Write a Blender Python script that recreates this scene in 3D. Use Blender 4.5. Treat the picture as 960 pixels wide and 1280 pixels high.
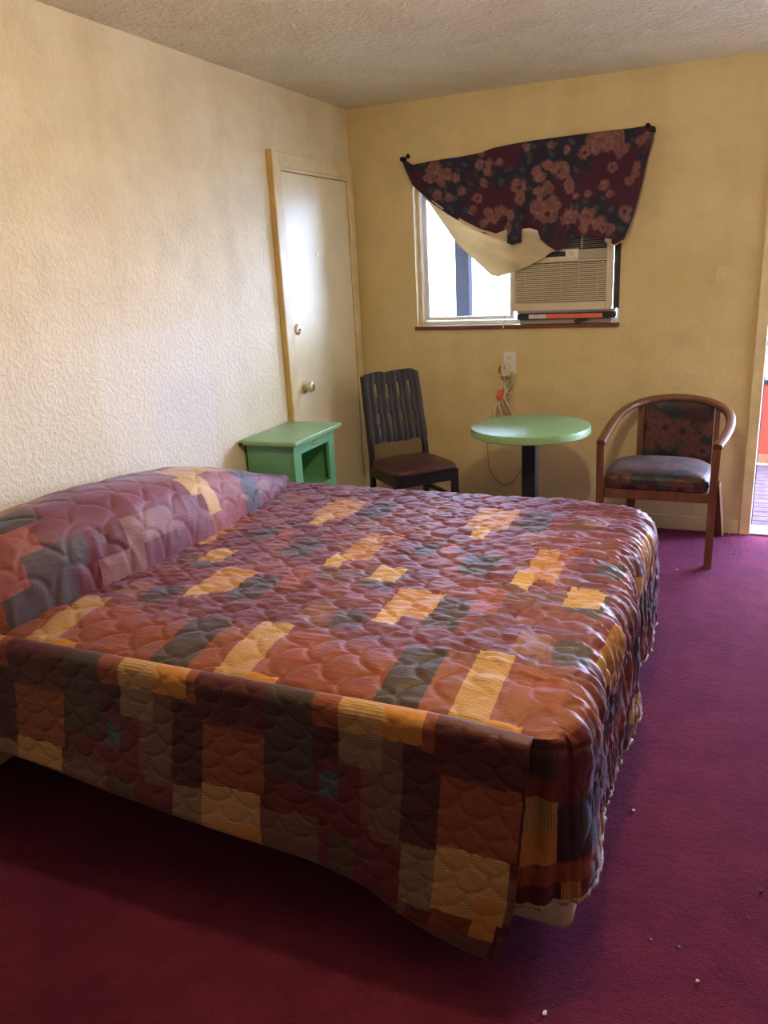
import bpy, bmesh, math, random
import numpy as np
from mathutils import Vector, Matrix
PI = math.pi
random.seed(7); rng = np.random.default_rng(7)
scene = bpy.context.scene
for o in list(bpy.data.objects): bpy.data.objects.remove(o)
COL = scene.collection

# ------------------------------------------------------------------ camera
CAM = np.array([2.18641517, -4.68579796, 1.54736899])
YAW, PITCH, ROLL, FPX = math.radians(-23.89850486), math.radians(17.17603876), math.radians(-3.01501491), 991.716
def cam_axes():
    cy, sy, cp, sp = math.cos(YAW), math.sin(YAW), math.cos(PITCH), math.sin(PITCH)
    f = np.array([sy*cp, cy*cp, -sp]); r = np.array([cy, -sy, 0.0]); u = np.cross(r, f)
    cr, sr = math.cos(ROLL), math.sin(ROLL)
    return cr*r+sr*u, -sr*r+cr*u, f
CR, CU, CF = cam_axes()
cd = bpy.data.cameras.new('camera'); cam = bpy.data.objects.new('camera', cd); COL.objects.link(cam)
m = Matrix.Identity(4)
for i in range(3):
    m[i][0] = CR[i]; m[i][1] = CU[i]; m[i][2] = -CF[i]; m[i][3] = CAM[i]
cam.matrix_world = m
cd.sensor_fit = 'HORIZONTAL'; cd.sensor_width = 36; cd.lens = FPX/960*36; cd.clip_start = 0.02
scene.camera = cam
def ray_plane(px, py, k, val):
    """world point on axis-plane k=val seen along a sight line (used for measuring cloth outlines on the wall)"""
    d = CF + CR*(px-480)/FPX + CU*(640-py)/FPX
    return CAM + d*(val-CAM[k])/d[k]

# ------------------------------------------------------------------ world, exposure, lights
scene.view_settings.view_transform = 'Standard'; scene.view_settings.look = 'None'
scene.view_settings.gamma = 1; scene.view_settings.use_curve_mapping = False
scene.view_settings.exposure = 0.0
SKY = 54.0
w = bpy.data.worlds.new('overcast_sky'); scene.world = w; w.use_nodes = True
nt = w.node_tree; nt.nodes.clear()
out = nt.nodes.new('ShaderNodeOutputWorld'); bg = nt.nodes.new('ShaderNodeBackground')
tc = nt.nodes.new('ShaderNodeTexCoord'); sx = nt.nodes.new('ShaderNodeSeparateXYZ')
rp = nt.nodes.new('ShaderNodeValToRGB')
rp.color_ramp.elements[0].position = 0.46; rp.color_ramp.elements[0].color = (.16, .16, .17, 1)
rp.color_ramp.elements[1].position = 0.52; rp.color_ramp.elements[1].color = (.56, .69, 1.0, 1)
mm = nt.nodes.new('ShaderNodeMapRange'); mm.inputs[1].default_value = -1; mm.inputs[2].default_value = 1
nt.links.new(tc.outputs['Generated'], sx.inputs[0]); nt.links.new(sx.outputs[2], mm.inputs[0])
nt.links.new(mm.outputs[0], rp.inputs[0]); nt.links.new(rp.outputs[0], bg.inputs[0])
bg.inputs[1].default_value = SKY; nt.links.new(bg.outputs[0], out.inputs[0])

def portal(name, loc, sx_, sy_, rot):
    l = bpy.data.lights.new(name, 'AREA'); l.shape = 'RECTANGLE'; l.size = sx_; l.size_y = sy_
    l.cycles.is_portal = True
    o = bpy.data.objects.new(name, l); o.location = loc; o.rotation_euler = rot; COL.objects.link(o)
portal('doorway_portal', (2.83, 0.16, 1.02), .90, 2.02, (-PI/2, 0, 0))
portal('window_portal', (1.0, 0.15, 1.6), 1.19, .84, (-PI/2, 0, 0))
# the room's ceiling lamp (just above the frame)
ll = bpy.data.lights.new('ceiling_lamp_bulb', 'POINT'); ll.energy = 58; ll.color = (1, .74, .42); ll.shadow_soft_size = .035
lo = bpy.data.objects.new('ceiling_lamp_bulb', ll); lo.location = (1.86, -2.76, 2.19); COL.objects.link(lo)

# ------------------------------------------------------------------ helpers
def link(o, parent=None):
    COL.objects.link(o)
    if parent is not None: o.parent = parent
    return o
def tag(o, label=None, cat=None, group=None, kind=None):
    if label: o['label'] = label
    if cat: o['category'] = cat
    if group: o['group'] = group
    if kind: o['kind'] = kind
    return o
def thing(name, label, cat, loc=(0, 0, 0), rz=0, group=None, kind=None):
    o = bpy.data.objects.new(name, None); o.empty_display_size = .05
    o.location = loc; o.rotation_euler = (0, 0, rz); link(o)
    return tag(o, label, cat, group, kind)
def obj(name, bm, mat, parent=None, smooth=False):
    me = bpy.data.meshes.new(name); bm.normal_update(); bm.to_mesh(me); bm.free()
    me.materials.append(mat)
    if smooth:
        me.polygons.foreach_set('use_smooth', [True]*len(me.polygons))
        if smooth != 'full': me.set_sharp_from_angle(angle=math.radians(smooth if smooth is not True else 40))
    return link(bpy.data.objects.new(name, me), parent)
def NB(): return bmesh.new()
def box(bm, x0, y0, z0, x1, y1, z1, bev=0, seg=2, mat4=None):
    t = bmesh.new()
    bmesh.ops.create_cube(t, size=1)
    bmesh.ops.scale(t, verts=t.verts, vec=(x1-x0, y1-y0, z1-z0))
    bmesh.ops.translate(t, verts=t.verts, vec=((x0+x1)/2, (y0+y1)/2, (z0+z1)/2))
    if bev: bmesh.ops.bevel(t, geom=list(t.edges), offset=bev, segments=seg, profile=.5, affect='EDGES', clamp_overlap=True)
    if mat4 is not None: bmesh.ops.transform(t, matrix=mat4, verts=t.verts)
    me = bpy.data.meshes.new('_t'); t.to_mesh(me); t.free(); bm.from_mesh(me); bpy.data.meshes.remove(me)
    return bm
def bx(x0, y0, z0, x1, y1, z1, bev=0, seg=2, mat4=None): return box(NB(), x0, y0, z0, x1, y1, z1, bev, seg, mat4)
def prism(bm, pts, a, b, axis, bev=0):
    """polygon pts (2D) extruded from a to b along axis 0/1/2"""
    t = bmesh.new()
    def P(p, h):
        return {0: (h, p[0], p[1]), 1: (p[0], h, p[1]), 2: (p[0], p[1], h)}[axis]
    A = [t.verts.new(P(p, a)) for p in pts]; B = [t.verts.new(P(p, b)) for p in pts]
    t.faces.new(A); t.faces.new(B[::-1])
    n = len(pts)
    for i in range(n): t.faces.new((A[i], B[i], B[(i+1) % n], A[(i+1) % n]))
    bmesh.ops.recalc_face_normals(t, faces=t.faces)
    if bev: bmesh.ops.bevel(t, geom=list(t.edges), offset=bev, segments=2, profile=.5, affect='EDGES', clamp_overlap=True)
    me = bpy.data.meshes.new('_t'); t.to_mesh(me); t.free(); bm.from_mesh(me); bpy.data.meshes.remove(me)
    return bm
def tube(bm, pts, r, n=8, cap=True, section=None):
    """tube (or box section) swept along pts"""
    pts = [Vector(p) for p in pts]; rings = []
    up = Vector((0, 0, 1)); prev = None
    for i, p in enumerate(pts):
        a = pts[max(i-1, 0)]; b = pts[min(i+1, len(pts)-1)]
        d = (b-a).normalized()
        if prev is None:
            s = d.cross(up)
            if s.length < .05: s = d.cross(Vector((0, 1, 0)))
        else: s = prev - d*prev.dot(d)
        s.normalize(); q = s.cross(d); prev = s
        rr = r[i] if isinstance(r, (list, tuple)) else r
        if section is None: ring = [p+s*math.cos(2*PI*k/n)*rr+q*math.sin(2*PI*k/n)*rr for k in range(n)]
        else: ring = [p+s*x*rr+q*y*rr for x, y in section]
        rings.append([bm.verts.new(v) for v in ring])
    m_ = len(rings[0])
    for a, b in zip(rings, rings[1:]):
        for k in range(m_): bm.faces.new((a[k], a[(k+1) % m_], b[(k+1) % m_], b[k]))
    if cap: bm.faces.new(rings[0][::-1]); bm.faces.new(rings[-1])
    bmesh.ops.recalc_face_normals(bm, faces=bm.faces)
    return bm
def smooth_path(pts, k=8):
    P = [np.array(p, float) for p in pts]; P = [2*P[0]-P[1]]+P+[2*P[-1]-P[-2]]; o = []
    for i in range(1, len(P)-2):
        for j in range(k):
            t = j/k
            o.append(.5*((2*P[i])+(-P[i-1]+P[i+1])*t+(2*P[i-1]-5*P[i]+4*P[i+1]-P[i+2])*t*t+(-P[i-1]+3*P[i]-3*P[i+1]+P[i+2])*t**3))
    o.append(P[-2]); return [tuple(x) for x in o]
def lathe(bm, prof, n=32, c=(0, 0), axis='z', org=(0, 0, 0)):
    rings = []
    for r, h in prof:
        ring = []
        for k in range(n):
            a = 2*PI*k/n; x, y = r*math.cos(a), r*math.sin(a)
            v = {'z': (x, y, h), 'x': (h, x, y), 'y': (x, h, y)}[axis]
            ring.append(bm.verts.new((v[0]+org[0], v[1]+org[1], v[2]+org[2])))
        rings.append(ring)
    for a, b in zip(rings, rings[1:]):
        for k in range(n): bm.faces.new((a[k], a[(k+1) % n], b[(k+1) % n], b[k]))
    bm.faces.new(rings[0][::-1]); bm.faces.new(rings[-1])
    bmesh.ops.recalc_face_normals(bm, faces=bm.faces)
    return bm
def rings_mesh(bm, rings, closed=True, cap=True):
    R = [[bm.verts.new(v) for v in r] for r in rings]
    m_ = len(R[0])
    for a, b in zip(R, R[1:]):
        for k in range(m_ if closed else m_-1): bm.faces.new((a[k], a[(k+1) % m_], b[(k+1) % m_], b[k]))
    if cap: bm.faces.new(R[0][::-1]); bm.faces.new(R[-1])
    bmesh.ops.recalc_face_normals(bm, faces=bm.faces)
    return bm
# numpy grid mesh with per-vertex-or-face colour
def grid_obj(name, V, mat, parent=None, facecol=None, vertcol=None, uv=None, mask=None):
    n, k, _ = V.shape
    idx = np.arange(n*k).reshape(n, k)
    F = np.stack([idx[:-1, :-1], idx[1:, :-1], idx[1:, 1:], idx[:-1, 1:]], -1)
    if mask is not None: F = F[mask]
    F = F.reshape(-1, 4)
    me = bpy.data.meshes.new(name)
    me.vertices.add(n*k); me.vertices.foreach_set('co', V.reshape(-1).astype(np.float32))
    me.loops.add(F.size); me.loops.foreach_set('vertex_index', F.reshape(-1).astype(np.int32))
    me.polygons.add(len(F)); me.polygons.foreach_set('loop_start', np.arange(0, F.size, 4, dtype=np.int32))
    me.update(calc_edges=True)
    me.polygons.foreach_set('use_smooth', np.ones(len(F), bool))
    if facecol is not None:
        fc = facecol if mask is None else facecol[mask]
        fc = fc.reshape(-1, 4)
        a = me.color_attributes.new('Col', 'FLOAT_COLOR', 'CORNER')
        a.data.foreach_set('color', np.repeat(fc, 4, axis=0).reshape(-1).astype(np.float32))
    if vertcol is not None:
        a = me.color_attributes.new('Col', 'FLOAT_COLOR', 'POINT')
        a.data.foreach_set('color', vertcol.reshape(-1).astype(np.float32))
    if uv is not None:
        u = me.uv_layers.new(name='UVMap')
        u.data.foreach_set('uv', uv.reshape(-1, 2)[F.reshape(-1)].reshape(-1).astype(np.float32))
    me.materials.append(mat); me.validate()
    if mask is not None:
        b = bmesh.new(); b.from_mesh(me)
        bmesh.ops.delete(b, geom=[v for v in b.verts if not v.link_faces], context='VERTS'); b.to_mesh(me); b.free()
    return link(bpy.data.objects.new(name, me), parent)
# value noise
_N = rng.random((256, 256))
def vnoise(x, y):
    x = np.asarray(x, float); y = np.asarray(y, float)
    xi = np.floor(x).astype(int); yi = np.floor(y).astype(int); fx = x-xi; fy = y-yi
    fx = fx*fx*(3-2*fx); fy = fy*fy*(3-2*fy)
    g = lambda a, b: _N[a % 256, b % 256]
    return (g(xi, yi)*(1-fx)+g(xi+1, yi)*fx)*(1-fy)+(g(xi, yi+1)*(1-fx)+g(xi+1, yi+1)*fx)*fy
def fbm(x, y, o=3):
    s = 0; a = .5
    for i in range(o): s = s+a*(vnoise(x*2**i+17*i, y*2**i+31*i)-.5); a *= .5
    return s
def sstep(a, b, x):
    t = np.clip((np.asarray(x, float)-a)/(b-a), 0, 1); return t*t*(3-2*t)

# ------------------------------------------------------------------ materials
class MT:
    def __init__(s, name, rough=.6, spec=.5):
        s.m = bpy.data.materials.new(name); s.m.use_nodes = True; s.t = s.m.node_tree
        s.b = s.t.nodes['Principled BSDF']; s.b.inputs['Roughness'].default_value = rough
        s.b.inputs['Specular IOR Level'].default_value = spec
        s.tc = None
    def n(s, ty, **k):
        x = s.t.nodes.new(ty)
        for a, v in k.items(): setattr(x, a, v)
        return x
    def l(s, a, b): s.t.links.new(a, b)
    def coord(s, kind='Object'):
        if s.tc is None: s.tc = s.n('ShaderNodeTexCoord')
        return s.tc.outputs[kind]
    def noise(s, scale, detail=4, rough=.55, vec=None, sc=None):
        x = s.n('ShaderNodeTexNoise'); x.inputs['Scale'].default_value = scale; x.inputs['Detail'].default_value = detail
        x.inputs['Roughness'].default_value = rough
        v = vec or s.coord()
        if sc:
            mp = s.n('ShaderNodeMapping'); mp.inputs['Scale'].default_value = sc; s.l(v, mp.inputs[0]); v = mp.outputs[0]
        s.l(v, x.inputs[0]); return x.outputs[0]
    def ramp(s, fac, els):
        r = s.n('ShaderNodeValToRGB'); e = r.color_ramp.elements
        while len(e) < len(els): e.new(.5)
        for i, (p, c) in enumerate(els): e[i].position = p; e[i].color = tuple(c)+(1,) if len(c) == 3 else c
        s.l(fac, r.inputs[0]); return r.outputs[0]
    def mix(s, fac, a, b, mode='MIX'):
        x = s.n('ShaderNodeMix', data_type='RGBA', blend_type=mode)
        for sock, v in ((x.inputs[0], fac), (x.inputs[6], a), (x.inputs[7], b)):
            if isinstance(v, (int, float)): sock.default_value = v
            elif isinstance(v, tuple): sock.default_value = v+(1,) if len(v) == 3 else v
            else: s.l(v, sock)
        return x.outputs[2]
    def math(s, op, a, b=0.0):
        x = s.n('ShaderNodeMath', operation=op)
        for sock, v in ((x.inputs[0], a), (x.inputs[1], b)):
            if isinstance(v, (int, float)): sock.default_value = v
            else: s.l(v, sock)
        return x.outputs[0]
    def color(s, c):
        if isinstance(c, tuple): s.b.inputs['Base Color'].default_value = c+(1,)
        else: s.l(c, s.b.inputs['Base Color'])
        return s
    def bump(s, h, strength=.3, dist=.01, prev=None):
        x = s.n('ShaderNodeBump'); x.inputs['Strength'].default_value = strength; x.inputs['Distance'].default_value = dist
        s.l(h, x.inputs['Height'])
        if prev is not None: s.l(prev, x.inputs['Normal'])
        s.l(x.outputs[0], s.b.inputs['Normal']); return x.outputs[0]
def simple(name, c, rough=.6, spec=.5, var=.12, scale=12, metal=0, bump=0, bscale=200):
    m_ = MT(name, rough, spec); m_.b.inputs['Metallic'].default_value = metal
    k = tuple(x*(1-var) for x in c); k2 = tuple(min(1, x*(1+var)) for x in c)
    m_.color(m_.ramp(m_.noise(scale), [(.3, k), (.7, k2)]))
    if bump: m_.bump(m_.noise(bscale), bump, .002)
    return m_.m

def wall_mat(name, base, tex, patch, sc=1.0, stain=None, nic=1.0):
    m_ = MT(name, .55, .35)
    big = m_.noise(1.1, 5, .6); mid = m_.noise(5, 5, .65)
    c = m_.ramp(big, [(.32, tuple(x*y for x, y in zip(base, (.90, .86, .76)))), (.52, base), (.7, tuple(min(1, x*y) for x, y in zip(base, (1.04, 1.05, 1.10))))])
    c = m_.mix(m_.math('MULTIPLY', m_.ramp(mid, [(.45, (0, 0, 0)), (.75, (1, 1, 1))]), .30), c, stain or (.42, .36, .22))
    # vertical nicotine runs
    run = m_.noise(2.2, 4, .5, sc=(2.2, 2.2, .25))
    c = m_.mix(m_.math('MULTIPLY', m_.ramp(run, [(.5, (0, 0, 0)), (.72, (1, 1, 1))]), .25*nic), c, (.55, .42, .19))
    if patch: c = patch(m_, c)
    m_.color(c)
    v = m_.n('ShaderNodeTexNoise'); v.inputs['Scale'].default_value = 38*sc; v.inputs['Detail'].default_value = 3; v.inputs['Distortion'].default_value = .6
    m_.l(m_.coord(), v.inputs[0])
    h = m_.ramp(v.outputs[0], [(.42, (0, 0, 0)), (.62, (1, 1, 1))])
    b1 = m_.bump(h, tex, .006)
    m_.bump(m_.noise(150, 3), tex*.5, .0015, b1)
    return m_.m
def daylight_and_repaint(m_, c):
    """smoother, whiter repaired rectangle, and cool daylight painted in low on the left wall (object coords = world coords)"""
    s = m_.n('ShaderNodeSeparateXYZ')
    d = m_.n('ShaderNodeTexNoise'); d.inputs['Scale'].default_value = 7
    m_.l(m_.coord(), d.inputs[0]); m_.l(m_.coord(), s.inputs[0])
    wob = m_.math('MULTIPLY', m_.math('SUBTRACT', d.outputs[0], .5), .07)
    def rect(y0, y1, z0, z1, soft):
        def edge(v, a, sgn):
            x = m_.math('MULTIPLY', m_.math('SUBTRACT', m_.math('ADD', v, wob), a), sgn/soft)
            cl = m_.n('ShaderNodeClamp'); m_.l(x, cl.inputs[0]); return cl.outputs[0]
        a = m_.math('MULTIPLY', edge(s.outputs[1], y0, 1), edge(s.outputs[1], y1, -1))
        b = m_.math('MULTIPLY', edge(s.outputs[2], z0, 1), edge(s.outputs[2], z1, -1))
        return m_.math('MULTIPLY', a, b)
    c = m_.mix(m_.math('MULTIPLY', rect(-6, -1.0, -1, 1.62, .45), .55), c, (.78, .76, .68))  # cool doorway daylight on the lower wall, put into its colour
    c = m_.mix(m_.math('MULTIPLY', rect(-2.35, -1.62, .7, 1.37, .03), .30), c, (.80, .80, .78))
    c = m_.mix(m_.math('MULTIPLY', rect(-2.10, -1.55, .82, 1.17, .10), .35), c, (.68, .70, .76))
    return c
M = {}
CREAM = (.78, .67, .42)
M['wall_left'] = wall_mat('cream_stucco_wall', (.77, .68, .47), .38, daylight_and_repaint, 1.35)
M['wall'] = wall_mat('cream_smooth_wall', (.72, .59, .33), .22, None, 1.4)
M['panel'] = wall_mat('tan_wall', (.34, .25, .13), .2, None, 1.4)  # unseen walls, given a darker tan to cut bounced light
M['ceiling'] = wall_mat('textured_ceiling', (.76, .70, .53), .7, None, .9, (.45, .40, .30), .4)
M['paint'] = simple('cream_gloss_paint', (.76, .68, .45), .38, .5, .06, 5, bump=.15, bscale=30)
M['casing'] = simple('cream_casing_paint', (.70, .58, .34), .45, .5, .12, 9, bump=.2, bscale=40)
M['casing_side'] = simple('ochre_casing_side', (.60, .42, .15), .5, .4, .12, 9)
M['brass'] = simple('tarnished_brass', (.72, .62, .42), .32, .5, .1, 20, metal=.85)
M['steel'] = simple('brushed_steel', (.55, .57, .6), .35, .5, .05, 30, metal=.9)
M['white_frame'] = simple('white_aluminium', (.75, .77, .8), .4, .5, .05, 10)
M['sill'] = simple('dark_red_sill_paint', (.16, .045, .03), .45, .5, .25, 30)
M['ac_beige'] = simple('aged_beige_plastic', (.62, .55, .42), .45, .45, .06, 6)
M['ac_grey'] = simple('grey_beige_plastic', (.36, .33, .28), .45, .45, .06, 6)
M['ac_panel'] = simple('ivory_control_panel', (.74, .70, .60), .35, .5, .04, 8)
M['black'] = simple('black_plastic', (.015, .016, .022), .45, .5, .2, 20)
M['label_white'] = simple('white_violet_label', (.68, .60, .78), .5, .4, .08, 40)
M['label_red'] = simple('salmon_red_label', (.80, .17, .10), .5, .4, .08, 30)
M['cord'] = simple('ivory_cord', (.62, .56, .44), .5, .4, .1, 10)
M['tangle'] = simple('greyed_cord', (.42, .35, .22), .55, .4, .15, 30)
M['red_plug'] = simple('coral_red_plastic', (.85, .12, .07), .4, .5, .1, 20)
M['dark_wood'] = simple('black_brown_lacquer', (.010, .007, .012), .36, .5, .35, 18)
M['vinyl'] = MT('oxblood_vinyl', .38, .5)
v_ = M['vinyl']; v_.color(v_.ramp(v_.noise(9), [(.35, (.055, .014, .018)), (.7, (.085, .024, .026))])); v_.bump(v_.noise(260, 2), .15, .001); M['vinyl'] = v_.m
M['teak'] = MT('reddish_brown_wood', .36, .5)
v_ = M['teak']; v_.color(v_.ramp(v_.noise(14, 5, .6, sc=(3, 3, .35)), [(.3, (.115, .045, .022)), (.7, (.215, .090, .045))])); M['teak'] = v_.m
def green_mat(name, a, b, edge):
    m_ = MT(name, .38, .5)
    n1 = m_.ramp(m_.noise(4.5, 5), [(.3, a), (.7, b)])
    sm = m_.ramp(m_.noise(2.6, 3, .5, sc=(1, 2.5, 1)), [(.62, (0, 0, 0)), (.72, (1, 1, 1))])
    c = m_.mix(m_.math('MULTIPLY', sm, .35), n1, edge)
    m_.color(c); m_.bump(m_.noise(28, 3), .12, .002); return m_.m
M['green_top'] = green_mat('green_paint_table', (.20, .37, .17), (.26, .45, .22), (.15, .25, .09))
M['green'] = green_mat('green_paint_nightstand', (.14, .38, .19), (.18, .46, .25), (.10, .28, .13))
M['chip'] = simple('chipped_brown_wood', (.07, .03, .015), .7, .3, .3, 30)
M['fabric_white'] = simple('off_white_ticking', (.60, .57, .44), .85, .2, .08, 12, bump=.3, bscale=90)
def lining_mat():
    m_ = MT('cream_curtain_lining', .85, .15)
    m_.color(m_.ramp(m_.noise(7), [(.3, (.64, .55, .37)), (.7, (.76, .67, .48))]))
    m_.bump(m_.noise(9, 3, .5, sc=(1, 1, 3.5)), .35, .02)
    tr = m_.n('ShaderNodeBsdfTranslucent'); tr.inputs[0].default_value = (.75, .62, .42, 1)
    mx = m_.n('ShaderNodeMixShader'); mx.inputs[0].default_value = .25
    m_.l(m_.b.outputs[0], mx.inputs[1]); m_.l(tr.outputs[0], mx.inputs[2])
    m_.l(mx.outputs[0], m_.t.nodes['Material Output'].inputs[0]); return m_.m
M['lining'] = lining_mat()
def print_mat(name, rough=.75, sheen=.2, spec=.2):
    m_ = MT(name, rough, spec)
    a = m_.n('ShaderNodeVertexColor'); a.layer_name = 'Col'
    m_.color(m_.mix(m_.ramp(m_.noise(70, 3), [(.3, (0, 0, 0)), (.75, (.35, .35, .35))]), a.outputs[0], (.02, .01, .02)))
    m_.b.inputs['Sheen Weight'].default_value = sheen
    m_.bump(m_.noise(500, 2), .2, .001); return m_.m
M['curtain'] = print_mat('dark_floral_curtain')
M['floral'] = print_mat('dark_floral_upholstery', .5, .1, .3)
def quilt_mat():
    m_ = MT('patchwork_quilt_cloth', .50, .45)
    a = m_.n('ShaderNodeVertexColor'); a.layer_name = 'Col'
    uvn = m_.n('ShaderNodeUVMap'); uvn.uv_map = 'UVMap'
    s = m_.n('ShaderNodeSeparateXYZ'); m_.l(uvn.outputs[0], s.inputs[0])
    wv = m_.math('SINE', m_.math('MULTIPLY', s.outputs[1], 2*PI/.0062))
    st = m_.math('MULTIPLY', m_.math('GREATER_THAN', wv, .1), a.outputs[1])
    c = m_.mix(m_.math('MULTIPLY', st, .5), a.outputs[0], (.12, .04, .03))
    weave = m_.noise(60, 4, .7, uvn.outputs[0], (1, 9, 1))
    c = m_.mix(m_.ramp(weave, [(.35, (.22, .22, .22)), (.65, (0, 0, 0))]), c, (.05, .02, .03))
    m_.color(c)
    m_.b.inputs['Sheen Weight'].default_value = .28; m_.b.inputs['Sheen Roughness'].default_value = .4
    m_.b.inputs['Sheen Tint'].default_value = (.66, .70, 1, 1)
    b1 = m_.bump(m_.noise(30, 5, .65, uvn.outputs[0], (.8, 2.4, 1)), .42, .009)
    m_.bump(m_.noise(380, 2, .5, uvn.outputs[0]), .12, .001, b1)
    return m_.m
M['quilt'] = quilt_mat()
def carpet_mat():
    m_ = MT('maroon_carpet', .95, .05)
    fine = m_.noise(240, 3, .7); mid = m_.noise(9, 5, .65); big = m_.noise(1.3, 4)
    c = m_.ramp(mid, [(.3, (.105, .014, .030)), (.7, (.180, .025, .052))])
    c = m_.mix(m_.math('MULTIPLY', m_.ramp(big, [(.5, (0, 0, 0)), (.68, (1, 1, 1))]), .55), c, (.06, .006, .024))
    c = m_.mix(m_.ramp(fine, [(.35, (.6, .6, .6)), (.6, (0, 0, 0))]), c, (.05, .004, .018))
    m_.color(c); m_.b.inputs['Sheen Weight'].default_value = .12; m_.b.inputs['Sheen Tint'].default_value = (.8, .35, .9, 1)
    b1 = m_.bump(fine, .8, .006); m_.bump(m_.noise(45, 4, .7), .5, .012, b1); return m_.m
M['carpet'] = carpet_mat()
M['deck'] = simple('grey_violet_deck_board', (.075, .050, .060), .95, .03, .25, 14)
M['orange'] = simple('orange_red_stucco', (.19, .026, .014), .8, .2, .15, 8, bump=.3, bscale=60)
M['stone'] = simple('blue_grey_post_paint', (.017, .018, .024), .9, .05, .3, 25, bump=.3, bscale=60)
M['soffit'] = simple('grey_soffit_board', (.35, .36, .40), .8, .2, .1, 6)
M['ground'] = simple('pale_parking_lot', (.42, .42, .44), .9, .2, .15, 2)
M['crumb'] = simple('pale_crumb', (.75, .72, .65), .8, .2, .1, 30)
def glass_mat():
    m_ = MT('window_glass', .02, .5); t = m_.t
    g = m_.n('ShaderNodeBsdfGlossy'); g.inputs['Roughness'].default_value = .02
    tr = m_.n('ShaderNodeBsdfTransparent'); tr.inputs[0].default_value = (.93, .96, .97, 1)
    fr = m_.n('ShaderNodeFresnel'); fr.inputs[0].default_value = 1.45
    mx = m_.n('ShaderNodeMixShader'); m_.l(fr.outputs[0], mx.inputs[0]); m_.l(tr.outputs[0], mx.inputs[1]); m_.l(g.outputs[0], mx.inputs[2])
    m_.l(mx.outputs[0], t.nodes['Material Output'].inputs[0]); return m_.m
M['glass'] = glass_mat()

# ------------------------------------------------------------------ room shell
H, RX, RY, WT = 2.44, 3.55, -6.6, .14
def S(name, bm, mat, parent=None):
    o = obj(name, bm, mat, parent)
    if parent is None: o['kind'] = 'structure'
    return o
S('floor', bx(-WT, RY-WT, -.08, RX+WT, WT, 0), M['carpet'])
S('ceiling', bx(-WT, RY-WT, H, RX+WT, WT, H+.1), M['ceiling'])
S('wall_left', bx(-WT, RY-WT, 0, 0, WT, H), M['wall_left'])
S('wall_right', bx(RX, RY-WT, 0, RX+WT, WT, H), M['panel'])
S('wall_front', bx(0, RY-WT, 0, RX, RY, H), M['panel'])
WX0, WX1, WZ0, WZ1 = .403, 1.60, 1.185, 2.03
DX0, DX1, DZ1 = 2.362, 3.28, 2.04
b = NB()
for a in ((0, 0, 0, WX0, WT, H), (WX0, 0, 0, WX1, WT, WZ0), (WX0, 0, WZ1, WX1, WT, H), (WX1, 0, 0, DX0-.02, WT, H), (DX0-.02, 0, DZ1+.02, DX1+.02, WT, H), (DX1+.02, 0, 0, RX, WT, H)): box(b, *a)
S('wall_back', b, M['wall'])
S('baseboard_back', bx(0.001, -.014, 0, 2.300, 0, .085, .003), M['casing'])
S('baseboard_left', bx(0, RY, 0, .014, -.968, .085, .003), M['casing'])

# closet / connecting door on the left wall
d1 = thing('door_1', 'cream painted flush interior door with round knob and deadbolt', 'door', (0, -.5, 0), kind='structure')
def dobj(name, bm, mat, smooth=False, par=d1):
    bmesh.ops.translate(bm, verts=bm.verts, vec=(0, .5, 0)); return obj(name, bm, mat, par, smooth)
b = NB(); box(b, 0, -.955, 0, .030, -.885, 2.125, .004); dobj('jamb', b, M['casing'])
b = NB(); box(b, 0, -.966, 0, .032, -.956, 2.13, .003); dobj('casing_edge', b, M['casing_side'])
b = NB(); box(b, 0, -.10, 0, .030, -.02, 2.125, .004); dobj('jamb', b, M['casing'])
b = NB(); box(b, 0, -.885, 2.055, .030, -.10, 2.125, .004); dobj('head_casing', b, M['casing'])
b = NB(); box(b, 0, -.885, 0.0, .026, -.872, 2.055, .002); box(b, 0, -.872, 2.04, .026, -.10, 2.055, .002); dobj('door_stop', b, M['casing'])
slab = dobj('door_panel', bx(0, -.868, .01, .022, -.105, 2.036, .003), M['paint'])
def knob(y, z, r, par):
    b = NB(); lathe(b, [(r*1.15, .022), (r*1.15, .028), (r*.5, .032), (r*.45, .045), (r*.9, .052), (r, .062), (r*.85, .074), (r*.4, .079)], 24, axis='x', org=(0, y+.5, z))
    return obj('knob', b, M['brass'], par, 40)
k = knob(-.80, .93, .031, slab)
b = NB(); box(b, .079, -.803+.5, .915, .083, -.797+.5, .945, .001); obj('knob_slot', b, M['black'], slab)
b = NB(); lathe(b, [(.029, .022), (.029, .03), (.022, .036), (.006, .037)], 24, axis='x', org=(0, -.83+.5, 1.245)); lathe(b, [(.006, .036), (.006, .05)], 12, axis='x', org=(0, -.83+.5, 1.245)); obj('deadbolt', b, M['brass'], slab, 40)
b = NB(); lathe(b, [(.010, .022), (.010, .027), (.005, .028)], 16, axis='x', org=(0, -.54+.5, 1.63)); obj('peephole', b, M['steel'], slab, 40)
for z in (1.78, 1.10, .28):
    b = NB(); hh = .055
    for j in range(5): lathe(b, [(.006, z-hh+j*2*hh/5+.001), (.006, z-hh+(j+1)*2*hh/5-.001)], 10, org=(.034, .5-.098, 0))
    box(b, .029, .5-.10, z-hh, .032, .5-.075, z+hh)
    obj('hinge', b, M['brass'], d1, 40)

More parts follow.
